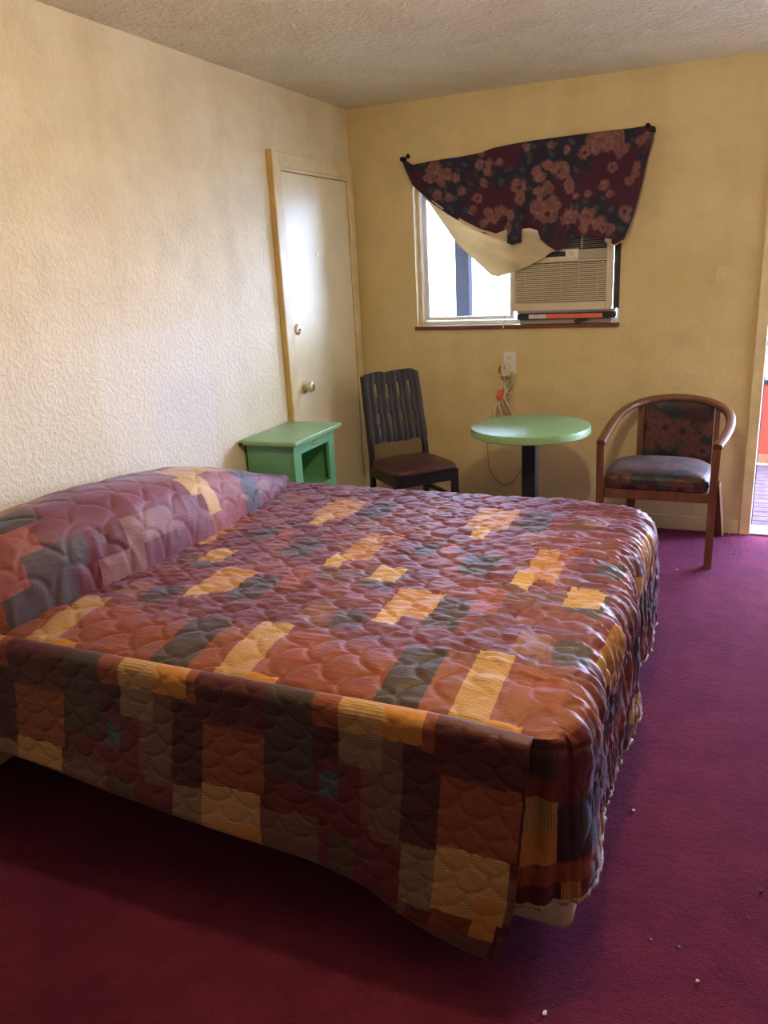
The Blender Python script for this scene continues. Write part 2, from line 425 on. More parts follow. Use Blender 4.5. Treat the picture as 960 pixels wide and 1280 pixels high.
# entry door opening in the back wall
d2 = thing('door_2', 'open entry doorway with cream casing and metal threshold', 'door', (2.83, 0, 0), kind='structure')
def d2obj(name, bm, mat): bmesh.ops.translate(bm, verts=bm.verts, vec=(-2.83, 0, 0)); return obj(name, bm, mat, d2)
d2obj('jamb', bx(DX0-.019, 0, 0, DX0-.001, WT, DZ1+.019, .002), M['white_frame'])
d2obj('jamb', bx(DX1+.001, 0, 0, DX1+.019, WT, DZ1+.019, .002), M['white_frame'])
d2obj('casing', bx(2.302, -.02, 0, DX0-.004, 0, DZ1+.08, .004), M['casing'])
d2obj('casing', bx(DX1+.004, -.02, 0, DX1+.07, 0, DZ1+.08, .004), M['casing'])
d2obj('head_casing', bx(DX0-.004, -.02, DZ1+.01, DX1+.004, 0, DZ1+.08, .004), M['casing'])
d2obj('weatherstrip', bx(DX0-.001, .05, 0.012, DX0+.006, .062, DZ1, .001), M['black'])
d2obj('threshold', bx(DX0-.001, -.012, 0, DX1+.001, WT, .012, .003), M['steel'])
d2obj('strike_plate', bx(DX0-.001, .01, .91, DX0+.003, .04, 1.0, .001), M['steel'])
d2obj('strike_plate', bx(DX0-.001, .01, 1.13, DX0+.003, .04, 1.2, .001), M['steel'])
leaf = d2obj('door_leaf', bx(3.285, -.93, .015, 3.325, -.03, 2.02, .003), M['paint'])

# window
w1 = thing('window_1', 'aluminium slider window half filled by an air conditioner', 'window', (1.0, 0, WZ0), kind='structure')
def wobj(name, bm, mat, par=w1): bmesh.ops.translate(bm, verts=bm.verts, vec=(-1.0, 0, -WZ0)); return obj(name, bm, mat, par)
wobj('sill_board', bx(WX0-.012, -.022, WZ0-.022, WX1+.006, 0, WZ0-.001, .003), M['sill'])
wobj('side_stop', bx(WX0, .045, WZ0+.0, WX0+.022, .075, WZ1, .002), M['casing'])
b = NB()
for a in ((WX0, .075, WZ0, WX1, .125, WZ0+.022), (WX0, .075, WZ1-.022, WX1, .125, WZ1), (WX0, .075, WZ0+.022, WX0+.022, .125, WZ1-.022), (WX1-.022, .075, WZ0+.022, WX1, .125, WZ1-.022)): box(b, *a, .002)
wobj('window_frame', b, M['white_frame'])
b = NB()
for a in ((WX0+.024, .085, WZ0+.024, .985, .108, WZ0+.047), (WX0+.024, .085, WZ1-.047, .985, .108, WZ1-.024), (WX0+.024, .085, WZ0+.047, WX0+.05, .108, WZ1-.047), (.96, .085, WZ0+.047, .985, .108, WZ1-.047)): box(b, *a, .003)
sash = wobj('sash', b, M['white_frame'])
wobj('pane', bx(WX0+.051, .095, WZ0+.048, .959, .098, WZ1-.048), M['glass'], sash)
wobj('pane', bx(.99, .108, 1.72, WX1-.024, .111, WZ1-.024), M['glass'])

# ------------------------------------------------------------------ exterior seen through the openings
deck = thing('porch_deck', 'weathered grey violet plank deck outside the open door', 'deck', (1.9, .95, -.02))
for i in range(17):
    y = WT+.004+i*.095
    obj('plank', bx(-3.0, y-.95, -.025+random.uniform(-.002, .002), 3.2, y+.09-.95, 0.0, .004, 1), M['deck'], deck)
par = thing('porch_parapet', 'low orange stucco parapet wall beyond the deck', 'wall', (1.9, 1.8, -.02))
obj('wall_body', bx(-3.0, 0, 0, 3.2, .12, .60, .01), M['orange'], par)
obj('base_board', bx(-3.0, -.02, 0, 3.2, 0, .07, .004), M['teak'], par)
obj('cap', bx(-3.0, -.02, .60, 3.2, .14, .63, .005), M['stone'], par)
post = thing('porch_post', 'dark blue grey porch post seen through the window', 'post', (.20, 1.60, -.02))
obj('shaft', bx(-.055, -.055, 0, .055, .055, 2.30, .006), M['stone'], post)
obj('bracket', bx(-.08, -.08, 2.30, .08, .08, 2.36, .006), M['stone'], post)
roof = tag(obj('porch_roof', bx(-1.2, WT+.002, 2.36, 4.6, 1.80, 2.48), M['soffit']), 'grey porch roof soffit outside above the window', 'roof')
S('outdoor_ground_1', bx(-30, 2.0, -.5, 30, 60, -.42), M['ground'])  # pale ground plane outside, beyond the porch

# ------------------------------------------------------------------ air conditioner
ac = thing('air_conditioner', 'beige louvred room air conditioner mounted in the window', 'air conditioner', (1.289, 0, WZ0))
AX, AZ = 1.289, WZ0
def aobj(name, bm, mat, par=ac, smooth=False): bmesh.ops.translate(bm, verts=bm.verts, vec=(-AX, 0, -AZ)); return obj(name, bm, mat, par, smooth)
ax0, ax1, az0, az1, ay = 1.008, 1.566, 1.262, 1.690, -.075
aobj('cabinet', bx(ax0+.014, -.02, az0+.01, ax1-.014, .42, az1-.01, .004), M['ac_grey'])
b = NB()  # bezel with two openings
L0, L1 = ax0+.024, ax1-.030
gz0, gz1 = az0+.045, 1.520
tz0, tz1 = 1.585, 1.665
for a in ((ax0, az0, L0, az1), (L1, az0, ax1, az1), (L0, az0, L1, gz0), (L0, gz1, L1, 1.529), (L0, tz1, L1, az1)):
    box(b, a[0], ay, a[1], a[2], -.0205, a[3], .0025)
aobj('bezel', b, M['ac_beige'])
aobj('grille_back', bx(L0, -.040, gz0, L1, -.035, gz1), M['black'])
aobj('vent_back', bx(L0, -.040, tz0, L1, -.035, tz1), M['black'])
n = 20
for i in range(n):
    z = gz0+.004+(gz1-gz0-.006)*i/n
    aobj('louver', bx(L0, ay+.004, z, L1, -.045, z+.0068, .001, 1), M['ac_beige'])
b = NB()
for i in range(5):
    x = L0+(L1-L0)*(i+.5)/5; box(b, x-.0012, -.0455, gz0, x+.0012, -.041, gz1)
aobj('grille_ribs', b, M['ac_beige'])
for i in range(7):
    z = tz0+.006+(tz1-tz0-.01)*i/7
    aobj('vent_slat', bx(L0, ay+.008, z, L1, -.045, z+.003, .0008, 1), M['ac_grey'])
for x in (1.24, 1.40):
    aobj('vent_divider', bx(x-.003, ay+.005, tz0, x+.003, -.041, tz1), M['ac_grey'])
aobj('control_strip', bx(L0, ay+.006, 1.530, L1, -.021, 1.583, .003), M['ac_grey'])
cp = aobj('control_panel', bx(1.135, ay-.002, 1.529, 1.385, ay+.008, 1.588, .004), M['ac_panel'])
aobj('display', bx(1.205, ay-.004, 1.550, 1.315, ay-.0005, 1.576, .001), M['black'], cp)
for i in range(5):
    b = NB(); x = 1.16+.05*i; box(b, x, ay-.0035, 1.5365, x+.014, ay-.0005, 1.5405, .0008); aobj('button', b, M['ac_grey'], cp)
b = NB(); lathe(b, [(.011, ay-.001), (.010, ay-.006), (.003, ay-.007)], 18, axis='y', org=(1.345, 0, 1.562)); aobj('dial_button', b, M['ac_beige'], cp)
for x in (L0+.02, L1-.02): aobj('clip', bx(x-.01, ay-.001, gz1-.010, x+.01, ay+.006, gz1-.004, .001), M['ac_panel'])
aobj('support_rail', bx(1.035, -.045, 1.213, ax1+.018, .03, 1.245, .003), M['black'])
aobj('foam_strip', bx(1.03, -.03, 1.246, ax1+.015, .03, 1.2615, .002), M['steel'])
aobj('sticker', bx(1.105, -.047, 1.217, 1.205, -.0455, 1.241), M['label_white'])
aobj('sticker', bx(1.206, -.047, 1.217, 1.518, -.0455, 1.241), M['label_red'])
aobj('rail_foot', bx(1.045, -.015, WZ0+.0005, 1.56, .03, 1.212, .002), M['ac_grey'])
b = NB(); prism(b, [(1.36, 1.2), (1.378, 1.212), (1.40, 1.218), (1.43, 1.214), (1.455, 1.218), (1.44, 1.205), (1.425, 1.198), (1.40, 1.192), (1.375, 1.19)], -.056, -.048, 1, .001)
tag(obj('rag_scrap', b, M['black']), 'small black rag scrap on the sill below the air conditioner', 'scrap')
# gap filler panel right of the unit
aobj('gap_filler', bx(ax1+.001, -.004, az0, WX1-.001, .02, 2.0), M['black'])
# wiring
def wallp(px, py, y): return tuple(ray_plane(px, py, 1, y))
cpath = smooth_path([wallp(641, 372, -.02), wallp(638, 380, -.03), wallp(633, 392, -.035), wallp(630, 404, -.033), wallp(626, 425, -.012), wallp(626, 440, -.010), wallp(628, 450, -.012), wallp(630, 458, -.014)], 8)
ac_cord = obj('power_cord', tube(NB(), cpath, .0035, 8), M['cord'], None, 60)
tag(ac_cord, 'ivory cord hanging from air conditioner to wall outlet', 'cord')

outl = thing('wall_outlet', 'pale wall outlet plate below the window', 'outlet', (.98, 0, .966))
obj('cover_plate', bx(-.037, -.007, -.058, .037, 0, .058, .003), M['label_white'] if 0 else M['white_frame'], outl)
b = NB(); 
obj('socket', bx(-.017, -.010, .012, .017, -.0072, .040, .003), M['ac_panel'], outl)
obj('socket', bx(-.017, -.010, -.040, .017, -.0072, -.012, .003), M['ac_panel'], outl)
for x in (-.007, .007): obj('slot', bx(x-.0012, -.0112, .022, x+.0012, -.0101, .034), M['black'], outl)
plug = thing('cord_plug', 'beige adapter plug pushed into the wall outlet', 'plug', (.965, -.01, .935))
obj('plug_body', bx(-.026, -.042, -.05, .022, -.0005, .03, .008, 3), M['cord'], plug)
obj('button', bx(-.008, -.045, -.005, .004, -.0415, .012, .001), M['ac_grey'], plug)
tg = thing('cord_bundle', 'tangled bundle of taped cords hanging below outlet behind the green table', 'cord', (.93, -.02, .72))
def tgl(pts, r, mat, name='strand'):
    P = smooth_path([(x-.93, y+.02, z-.72) for x, y, z in pts], 6); return obj(name, tube(NB(), P, r, 7), mat, tg, 60)
random.seed(3)
top = wallp(637, 468, -.02); 
paths = [[(634, 466), (630, 478), (632, 488), (626, 498), (620, 510), (617, 522), (616, 535)],
         [(638, 470), (640, 482), (634, 492), (628, 500), (630, 512), (634, 520), (634, 534)],
         [(644, 466), (641, 478), (635, 486), (630, 494), (622, 506), (614, 520), (612, 536)],
         [(630, 460), (628, 470), (634, 480), (628, 490), (632, 502), (638, 514), (641, 530)],
         [(636, 474), (630, 484), (637, 494), (624, 504), (626, 516), (622, 528), (626, 540)],
         [(626, 458), (624, 463), (628, 466), (632, 462), (630, 474), (634, 486), (624, 500)]]
for i, p in enumerate(paths):
    tgl([wallp(x, y, -.018-.008*((i+j) % 3)) for j, (x, y) in enumerate(p)], .0075, M['tangle'] if i % 2 else M['cord'])
b = NB(); q = wallp(625, 494, -.035)
lathe(b, [(.004, .03), (.016, .025), (.02, .010), (.021, -.012), (.015, -.026), (.004, -.03)], 14)
bmesh.ops.transform(b, matrix=Matrix.Translation((q[0]-.93, q[1]+.02, q[2]-.72)) @ Matrix.Rotation(.3, 4, 'Y') @ Matrix.Diagonal((1, .6, 1, 1)), verts=b.verts)
obj('red_plug', b, M['red_plug'], tg, 50)
tgl([wallp(609, 545, -.012), wallp(610, 560, -.010), wallp(611, 578, -.010), wallp(614, 590, -.012), wallp(625, 603, -.010), wallp(635, 605, -.010), wallp(645, 597, -.010), wallp(652, 585, -.010)], .0055, M['tangle'])

sw = thing('light_switch', 'cream painted light switch plate near the open doorway', 'switch', (2.124, 0, 1.41))
obj('cover_plate', bx(-.038, -.006, -.056, .038, 0, .056, .003), M['wall'], sw)
obj('toggle', bx(-.005, -.018, -.004, .005, -.0061, .016, .002), M['casing'], sw)
obj('screw', lathe(NB(), [(.003, -.0062), (.003, -.0075)], 10, axis='y', org=(0, 0, .035)), M['steel'], sw)
obj('screw', lathe(NB(), [(.003, -.0062), (.003, -.0075)], 10, axis='y', org=(0, 0, -.035)), M['steel'], sw)
# wall nails / hooks
for (px, py, lab) in ((822, 150, 'small bent curtain hook above right end of the curtain'), (709, 106, 'tiny nail in the wall just under the ceiling')):
    q = wallp(px, py, 0)
    P = [(q[0]-.004, -.0, q[2]-.014), (q[0]-.004, -.010, q[2]-.012), (q[0]-.004, -.010, q[2]+.014), (q[0]+.006, -.010, q[2]+.014), (q[0]+.006, -.010, q[2]-.016)]
    tag(obj('wall_hook', tube(NB(), P if px > 800 else [(q[0], 0, q[2]), (q[0], -.012, q[2])], .0016 if px > 800 else .003, 6), M['steel']), lab, 'hook')

# ------------------------------------------------------------------ curtain
def flower_field(X, Z, flowers, base, seed=0, leafscale=14):
    """flat printed pattern: maroon ground, navy leaf zones, dusty rose blossoms; returns rgba"""
    n_ = fbm(X*7+seed, Z*7+seed, 3); c = np.zeros(X.shape+(4,)); c[..., 3] = 1
    mar, navy, green = np.array(base[0]), np.array(base[1]), np.array(base[2])
    t = sstep(-.02, .05, n_)[..., None]; col = mar*(1-t)+navy*t
    lf = np.abs(np.sin((X*.8+Z)*leafscale*3+6*fbm(X*11+seed+5, Z*11, 2)))*np.abs(np.sin((X-Z*.7)*leafscale*2.3+5*fbm(X*9, Z*9+seed, 2)))
    t2 = (sstep(.62, .8, lf)*sstep(-.02, .06, n_))[..., None]*.8; col = col*(1-t2)+green*t2
    for (fx, fz, r, kind) in flowers:
        dx, dz = X-fx, Z-fz; rr = np.hypot(dx, dz)/r; th = np.arctan2(dz, dx)
        wob = 1+.07*np.cos(5*th+fx*50)+.06*np.cos(8*th+fz*90)+1.1*fbm(X*60/leafscale*9+seed, Z*60/leafscale*9, 2)
        inside = (1-sstep(.75, 1.0, rr/wob))*.92
        pet = .55+.45*np.abs(np.cos(2.5*th+rr*5+fx*30))*np.abs(np.sin(rr*6+fz*20+1))+.1*np.cos(rr*14)
        dark, light = np.array(base[3]), np.array(base[4])
        pet = np.clip(pet*(.75+1.3*fbm(X*95/leafscale*9, Z*95/leafscale*9+seed, 2)), 0, 1); pc = dark*(1-pet[..., None])+light*pet[..., None]
        if kind == 'r':
            k2 = (1-sstep(.18, .3, rr))[..., None]; pc = pc*(1-k2)+dark*.5*k2
        col = col*(1-inside[..., None])+pc*inside[..., None]
    c[..., :3] = np.clip(col, 0, 1); return c
CB = ((.070, .018, .048), (.025, .026, .060), (.070, .080, .085), (.085, .032, .050), (.36, .18, .18))
cur = thing('window_curtain', 'dark floral curtain nailed up askew over the window', 'curtain', (1.04, 0, 1.9))
CO = np.array([1.04, 0, 1.9])
topL = [(503, 198), (508, 201), (516, 206), (540, 201), (575, 196), (600, 191), (616, 185), (640, 180), (670, 175), (700, 171), (730, 167), (760, 163), (790, 160), (808, 157), (818, 163)]
botL = [(503, 203), (508, 214), (516, 232), (540, 254), (560, 268), (582, 281), (600, 290), (620, 298), (636, 305), (651, 304), (652, 286), (662, 285), (672, 288), (676, 300), (686, 303), (700, 292), (712, 286), (728, 290), (745, 296), (760, 302), (768, 306), (780, 299), (790, 276), (800, 240), (810, 195), (818, 168)]
def interp(L, x):
    a = np.array(L, float); return np.interp(x, a[:, 0], a[:, 1])
def cloth_px(name, x0, x1, top_, bot_, nx, ny, yfun, mat, painter, parent=cur, org=CO):
    xs = np.linspace(x0, x1, nx); T = np.linspace(0, 1, ny)
    PX = np.repeat(xs[:, None], ny, 1); PY = interp(top_, xs)[:, None]*(1-T)+interp(bot_, xs)[:, None]*T
    Y = yfun(PX, PY, T[None, :]+0*PX)
    d = CF+CR*((PX-480)/FPX)[..., None]+CU*((640-PY)/FPX)[..., None]
    t = (Y-CAM[1])/d[..., 1]; V = CAM+d*t[..., None]
    col = painter(V[..., 0], V[..., 2], PX, PY) if painter else None
    o = grid_obj(name, V-org, mat, parent, vertcol=col)
    s = o.modifiers.new('thickness', 'SOLIDIFY'); s.thickness = .0025; s.offset = 0
    return o
def cur_y(PX, PY, T):
    # strain folds radiate from both nails; belly billows out over the unit
    a1 = np.arctan2(PY-165, 820-PX); a2 = np.arctan2(PY-198, PX-500)
    d1_ = np.hypot(PX-820, PY-165); d2_ = np.hypot(PX-500, PY-198)
    f = .010*np.sin(a1*13+.6)*sstep(0, 60, d1_)*np.exp(-d1_/170)*T
    f += .008*np.sin(a2*26)*sstep(0, 60, d2_)*np.exp(-d2_/130)
    f += .010*sstep(.25, 1, T)*np.sin(PX/9.+2.2*T+.8*np.sin(PX/23.))*sstep(510, 560, PX)
    f += .006*fbm(PX/18., PY/30., 2)
    belly = .085*sstep(.15, 1, T)*sstep(600, 700, PX)*(1-.35*sstep(790, 815, PX))+.02*sstep(.2, 1, T)
    # one vertical overlap fold at x ~ 650
    ov = .014*np.exp(-((PX-655+10*T)/7.)**2)*sstep(.2, .7, T)
    return -.018-belly-f*.9-.005-ov
fl = []
def F(px, py, rpx, kind='f'):
    q = ray_plane(px, py, 1, -.05); fl.append((q[0], q[2], rpx/205., kind))
for a in ((540, 210, 11), (556, 218, 9), (550, 226, 8), (568, 222, 6), (535, 221, 8), (598, 206, 6), (609, 204, 6), (607, 214, 6), (603, 228, 6), (622, 203, 5), (596, 248, 7, 'r'), (610, 266, 6), (627, 263, 8), (618, 273, 7), (604, 280, 6), (637, 286, 7),
          (649, 234, 10, 'r'), (652, 247, 8), (645, 228, 6), (670, 213, 6), (675, 219, 5), (684, 206, 7), (694, 209, 7), (703, 208, 7), (704, 218, 7), (711, 229, 7), (713, 236, 6), (671, 222, 5), (678, 220, 6), (672, 239, 6), (684, 236, 8),
          (679, 262, 13), (687, 268, 12, 'r'), (672, 256, 8), (692, 255, 9), (730, 190, 8, 'r'), (745, 175, 12), (756, 168, 11), (768, 171, 11), (760, 180, 9), (744, 184, 8), (777, 184, 8), (774, 190, 6), (765, 209, 6, 'r'), (688, 181, 5), (708, 186, 5), (795, 218, 6), (788, 226, 6), (797, 208, 5), (783, 265, 8, 'r'), (785, 272, 6), (716, 272, 12), (735, 273, 11), (750, 279, 8), (762, 287, 8), (733, 284, 7), (800, 175, 6), (808, 168, 5), (642, 268, 6), (600, 191, 4), (656, 183, 5), (576, 238, 6), (560, 246, 6), (590, 262, 6), (545, 243, 7), (736, 243, 4), (722, 246, 4), (700, 258, 4), (755, 232, 6), (764, 242, 5)):
    F(*a)
paintc = lambda X, Z, PX, PY: flower_field(X, Z, fl, CB, 3.)
cloth_px('floral_cloth', 503, 818, topL, botL, 300, 110, cur_y, M['curtain'], paintc)
# hanging tail strip and twisted strand, and the flap over the unit
cloth_px('cloth_tail', 634, 652, [(634, 262), (652, 262)], [(634, 304), (640, 306), (652, 303)], 24, 40, lambda a, b_, t: -.118-.004*np.sin(a/2.)-.02*t, M['curtain'], paintc)
cloth_px('cloth_flap', 676, 756, [(676, 292), (700, 278), (716, 274), (735, 278), (756, 288)], [(676, 299), (686, 308), (697, 314), (706, 307), (716, 297), (728, 293), (740, 296), (756, 301)], 80, 36, lambda a, b_, t: -.138-.010*np.sin(a/4.+2*t)-.012*t, M['curtain'], paintc)
b = NB(); P = smooth_path([wallp(636, 301, -.135), wallp(652, 301, -.145), wallp(668, 298, -.15), wallp(680, 292, -.15), wallp(694, 286, -.14)], 8)
tube(b, P, [.012+.004*math.sin(i*1.1) for i in range(len(P))], 9); obj('twisted_cloth', b, M['black'] if 0 else simple('navy_cloth', (.02, .015, .035), .8, .2), cur, True)
# nail knots
for px, py, s_ in ((506, 200, 1.0), (814, 161, .9)):
    q = np.array(wallp(px, py, -.018))-CO; b = NB()
    P = smooth_path([(q[0]-.02*s_, q[1]+.004, q[2]+.012), (q[0]-.005, q[1]-.012, q[2]-.005), (q[0]+.012, q[1]-.006, q[2]+.012), (q[0]+.03*s_, q[1]+.0, q[2]+.022)] if px < 600 else [(q[0]-.025, q[1], q[2]+.018), (q[0]+.0, q[1]-.012, q[2]+.008), (q[0]+.02, q[1]-.004, q[2]-.02)], 6)
    tube(b, P, [.010+.005*math.sin(i*.9) for i in range(len(P))], 8); obj('cloth_knot', b, bpy.data.materials['navy_cloth'], cur, True)
# cream lining hanging below
linT = [(528, 244), (540, 250), (560, 264), (582, 277), (600, 286), (620, 292), (645, 282), (660, 278), (676, 282), (695, 297)]
linB = [(528, 245), (536, 254), (550, 274), (570, 303), (590, 322), (603, 334), (614, 344), (622, 346), (640, 341), (660, 333), (680, 322), (695, 311)]
def lin_y(PX, PY, T):
    f = .012*np.sin((PY-.55*PX)/5.5+.4*np.sin(PX/20.))*sstep(.05, .4, T)*(1-.5*sstep(.7, 1, T))+.004*fbm(PX/12., PY/12., 2)
    return -.028-(.03+.042*sstep(.1, .5, T))*sstep(590, 650, PX)-.02*sstep(530, 570, PX)-f*(1-.6*sstep(640, 660, PX))
cloth_px('cream_lining', 528, 695, linT, linB, 120, 44, lin_y, M['lining'], None)
cloth_px('cream_lining', 754, 778, [(754, 297), (768, 300), (778, 301)], [(754, 300), (765, 309), (778, 302)], 14, 10, lambda a, b_, t: -.125+0*a, M['lining'], None)

# ------------------------------------------------------------------ nightstand
ns = thing('nightstand', 'green painted nightstand with open cubby against the left wall', 'nightstand', (.0, -1.22, 0))
NX0, NX1, NY0, NY1, NZ = .022, .288, -.215, .215, .745
G = M['green']
b = NB(); box(b, .004, -.252, NZ+.001, .322, .252, NZ+.026, .007, 3); obj('top_board', b, M['green_top'], ns, 40)
obj('side_panel', bx(NX0, NY0, .0, NX1-.019, NY0+.016, NZ, .002), G, ns)
obj('side_panel', bx(NX0, NY1-.016, .0, NX1-.019, NY1, NZ, .002), G, ns)
obj('back_panel', bx(NX0, NY0+.0165, .04, NX0+.008, NY1-.0165, NZ-.002), G, ns)
oz0, oz1, oy0, oy1 = .485, .690, -.142, .152
fr = NB()
for a in ((NY0, .0, oy0, NZ), (oy1, .0, NY1, NZ), (oy0, oz1, oy1, NZ), (oy0, oz0-.028, oy1, oz0), (oy0, .05, oy1, .10)): box(fr, NX1-.018, a[0], a[1], NX1, a[2], a[3], .0018)
obj('face_frame', fr, G, ns)
obj('shelf', bx(NX0+.009, NY0+.017, oz0-.018, NX1-.019, NY1-.017, oz0-.002), G, ns)
dr = obj('drawer_front', bx(NX1-.012, oy0+.004, .285, NX1+.008, oy1-.004, oz0-.034, .004), G, ns)
obj('drawer_pull', lathe(NB(), [(.006, NX1+.008), (.007, NX1+.02), (.014, NX1+.028), (.010, NX1+.036)], 16, axis='x', org=(0, 0, .37)), M['brass'], dr, 40)
dr = obj('cabinet_door', bx(NX1-.012, oy0+.004, .104, NX1+.008, oy1-.004, .279, .004), G, ns)
obj('door_pull', lathe(NB(), [(.006, NX1+.008), (.007, NX1+.02), (.014, NX1+.028), (.010, NX1+.036)], 16, axis='x', org=(0, 0, .2)), M['brass'], dr, 40)
b = NB(); lathe(b, [(.9, NX1+.0002), (1.0, NX1+.002), (.9, NX1+.005), (.3, NX1+.006)], 24, axis='x')
for v in b.verts: v.co.y *= .048; v.co.z *= .0115; v.co.y += .012; v.co.z += .7185
obj('keyhole_plate', b, M['green_top'], ns, 60)
obj('chipped_corner', bx(.0035, -.2535, NZ-.001, .030, -.243, NZ+.014, .003), M['chip'], ns)

# ------------------------------------------------------------------ dining chair in the corner
dc = thing('dining_chair', 'black-brown wooden dining chair with oxblood vinyl seat', 'chair', (.525, -.485, 0), math.atan2(-.67, .74)+PI/2)
# local: front = -Y, width along X
DW = M['dark_wood']; hw, hd = .200, .190
for s in (-1, 1):
    b = NB(); tube(b, smooth_path([(s*(hw-.018), -hd+.02, 0), (s*(hw-.018), -hd+.02, .30), (s*(hw-.018), -hd+.02, .418)], 4), 1, section=[(-.017, -.017), (.017, -.017), (.017, .017), (-.017, .017)]); obj('leg', b, DW, dc)
    b = NB(); P = smooth_path([(s*(hw-.02), hd+.030, 0), (s*(hw-.02), hd-.002, .22), (s*(hw-.02), hd-.008, .45), (s*(hw-.022), hd+.005, .56), (s*(hw-.026), hd+.045, .78), (s*(hw-.030), hd+.078, .935)], 6)
    tube(b, P, 1, section=[(-.014, -.016), (.014, -.016), (.014, .016), (-.014, .016)]); obj('rear_post', b, DW, dc)
    obj('side_stretcher', bx(s*(hw-.018)-.008, -hd+.037, .235, s*(hw-.018)+.008, hd-.012, .26, .002), DW, dc)
    obj('apron', bx(s*(hw-.012)-.009, -hd+.037, .355, s*(hw-.012)+.009, hd-.024, .418, .002), DW, dc)
obj('apron', bx(-hw+.035, -hd+.003, .355, hw-.035, -hd+.021, .418, .002), DW, dc)
obj('apron', bx(-hw+.035, hd-.018, .355, hw-.035, hd, .418, .002), DW, dc)
# seat: trapezoid cushion with crowned top
def cushion(wf, wb, d, z0, h, r, nx=28, ny=28, crown=.012):
    bm = NB(); rings = []
    K = 40
    def outline(inset, z):
        o = []
        for k_ in range(K):
            a = 2*PI*k_/K; c_, s_ = math.cos(a), math.sin(a); e = .36
            x = math.copysign(abs(c_)**e, c_); y = math.copysign(abs(s_)**e, s_)
            ww = (wb+wf)/2+(wb-wf)/2*y
            o.append((x*(ww-inset), y*(d-inset), z))
        return o
    prof = [(.006, 0), (0, h*.25), (0, h*.5), (r*.3, h*.8), (r*.8, h*.95), (r*2, h+crown*.25), (r*4, h+crown*.55), (r*7, h+crown*.9), (r*9.5, h+crown)]
    rings = [outline(i, z0+z) for i, z in prof]
    rings_mesh(bm, rings); return bm
obj('seat_cushion', cushion(hw+.012, hw-.004, hd+.012, .4185, .034, .016), M['vinyl'], dc, True)
# five wavy back boards with slots between them
def bp(z):  # back panel depth position
    return float(np.interp(z, [.55, .60, .68, .80, .955], [hd-.012, hd-.002, hd+.018, hd+.044, hd+.074]))
nb = 5; x0, x1 = -hw+.010, hw-.010; bwid = (x1-x0)/nb
for i in range(nb):
    bm = NB(); zs = list(np.linspace(.0, 1, 34)); rings = []
    for t in zs:
        def zz(u):  # u 0..1 across board
            xx = (i+u)/nb
            ztop = .955+.0045*math.cos(xx*2*PI*3.5+.6) - .014*(sstep(.06, 0, xx)+sstep(.94, 1, xx))
            zbot = .550+.005*math.cos(xx*2*PI*4)
            return zbot+(ztop-zbot)*t
        L, R = x0+i*bwid, x0+(i+1)*bwid
        z = .550+.408*t; scale = 1-.06*t
        nl = .0078 if (.80 < z < .885) or (.65 < z < .72) else .0004
        lft = L+(nl if i > 0 else 0); rgt = R-(nl if i < nb-1 else 0)
        ring = []
        cross = [(0, .0), (.07, -.0025), (.34, -.003), (.38, -.001), (.42, -.003), (.93, -.0025), (1, 0), (1, .010), (0, .010)]
        for u, dy in cross:
            z_ = zz(u); ring.append(((lft+(rgt-lft)*u)*scale, bp(z_)-.016+dy, z_))
        rings.append(ring)
    rings_mesh(bm, rings); obj('back_slat', bm, DW, dc, 50)

# ------------------------------------------------------------------ round table
rt = thing('round_table', 'round green painted pedestal table beneath the window', 'table', (1.265, -.695, 0))
b = NB(); lathe(b, [(.285, .688), (.300, .689), (.305, .694), (.305, .724), (.3025, .729), (.298, .731)], 72); obj('table_top', b, M['green_top'], rt, 30)
obj('mounting_plate', bx(-.11, -.11, .68, .11, .11, .6875, .003), M['black'], rt)
obj('column', bx(-.036, -.036, .03, .036, .036, .68, .004), M['black'], rt)
for k_ in range(4):
    b = NB(); prism(b, [(.036, 0), (.29, 0), (.29, .018), (.036, .05)], -.03, .03, 1, .003)
    bmesh.ops.rotate(b, verts=b.verts, cent=(0, 0, 0), matrix=Matrix.Rotation(k_*PI/2+PI/4, 3, 'Z')); obj('foot', b, M['black'], rt)

# ------------------------------------------------------------------ armchair
ACX, ACY = 1.885, -.34
am = thing('armchair', 'wooden barrel armchair with dark floral upholstery by the doorway', 'chair', (ACX, ACY, 0))
T = M['teak']
def A(x, y, z): return (x-ACX, y-ACY, z)
legsec = [(-.019, -.016), (.019, -.016), (.019, .016), (-.019, .016)]
def rsec(a, b_, n_=12, e=.55):
    return [(math.copysign(abs(math.cos(2*PI*k_/n_))**e, math.cos(2*PI*k_/n_))*a, math.copysign(abs(math.sin(2*PI*k_/n_))**e, math.sin(2*PI*k_/n_))*b_) for k_ in range(n_)]
railp = [(1.610, -.607, .630), (1.624, -.50, .662), (1.643, -.38, .699), (1.676, -.25, .732), (1.735, -.145, .755), (1.82, -.085, .772), (1.935, -.068, .780), (2.06, -.085, .772), (2.155, -.15, .752), (2.205, -.25, .724), (2.212, -.38, .690), (2.19, -.50, .655), (2.162, -.59, .628)]
b = NB(); tube(b, [A(*p) for p in smooth_path(railp, 8)], 1, section=rsec(.023, .016)); obj('arm_rail', b, T, am, 50)
for x, s in ((1.612, -1), (2.156, 1)):
    b = NB(); tube(b, smooth_path([A(x, -.592, 0), A(x, -.592, .35), A(x+.004*s, -.592, .615)], 5), [1.0]*11, section=legsec); obj('leg', b, T, am)
for x, s in ((1.735, -1), (2.165, 1)):
    b = NB(); tube(b, [A(x+.035*s, -.06, 0), A(x, -.16, .34)], 1, section=[(-.022, -.014), (.022, -.014), (.022, .014), (-.022, .014)]); obj('leg', b, T, am)
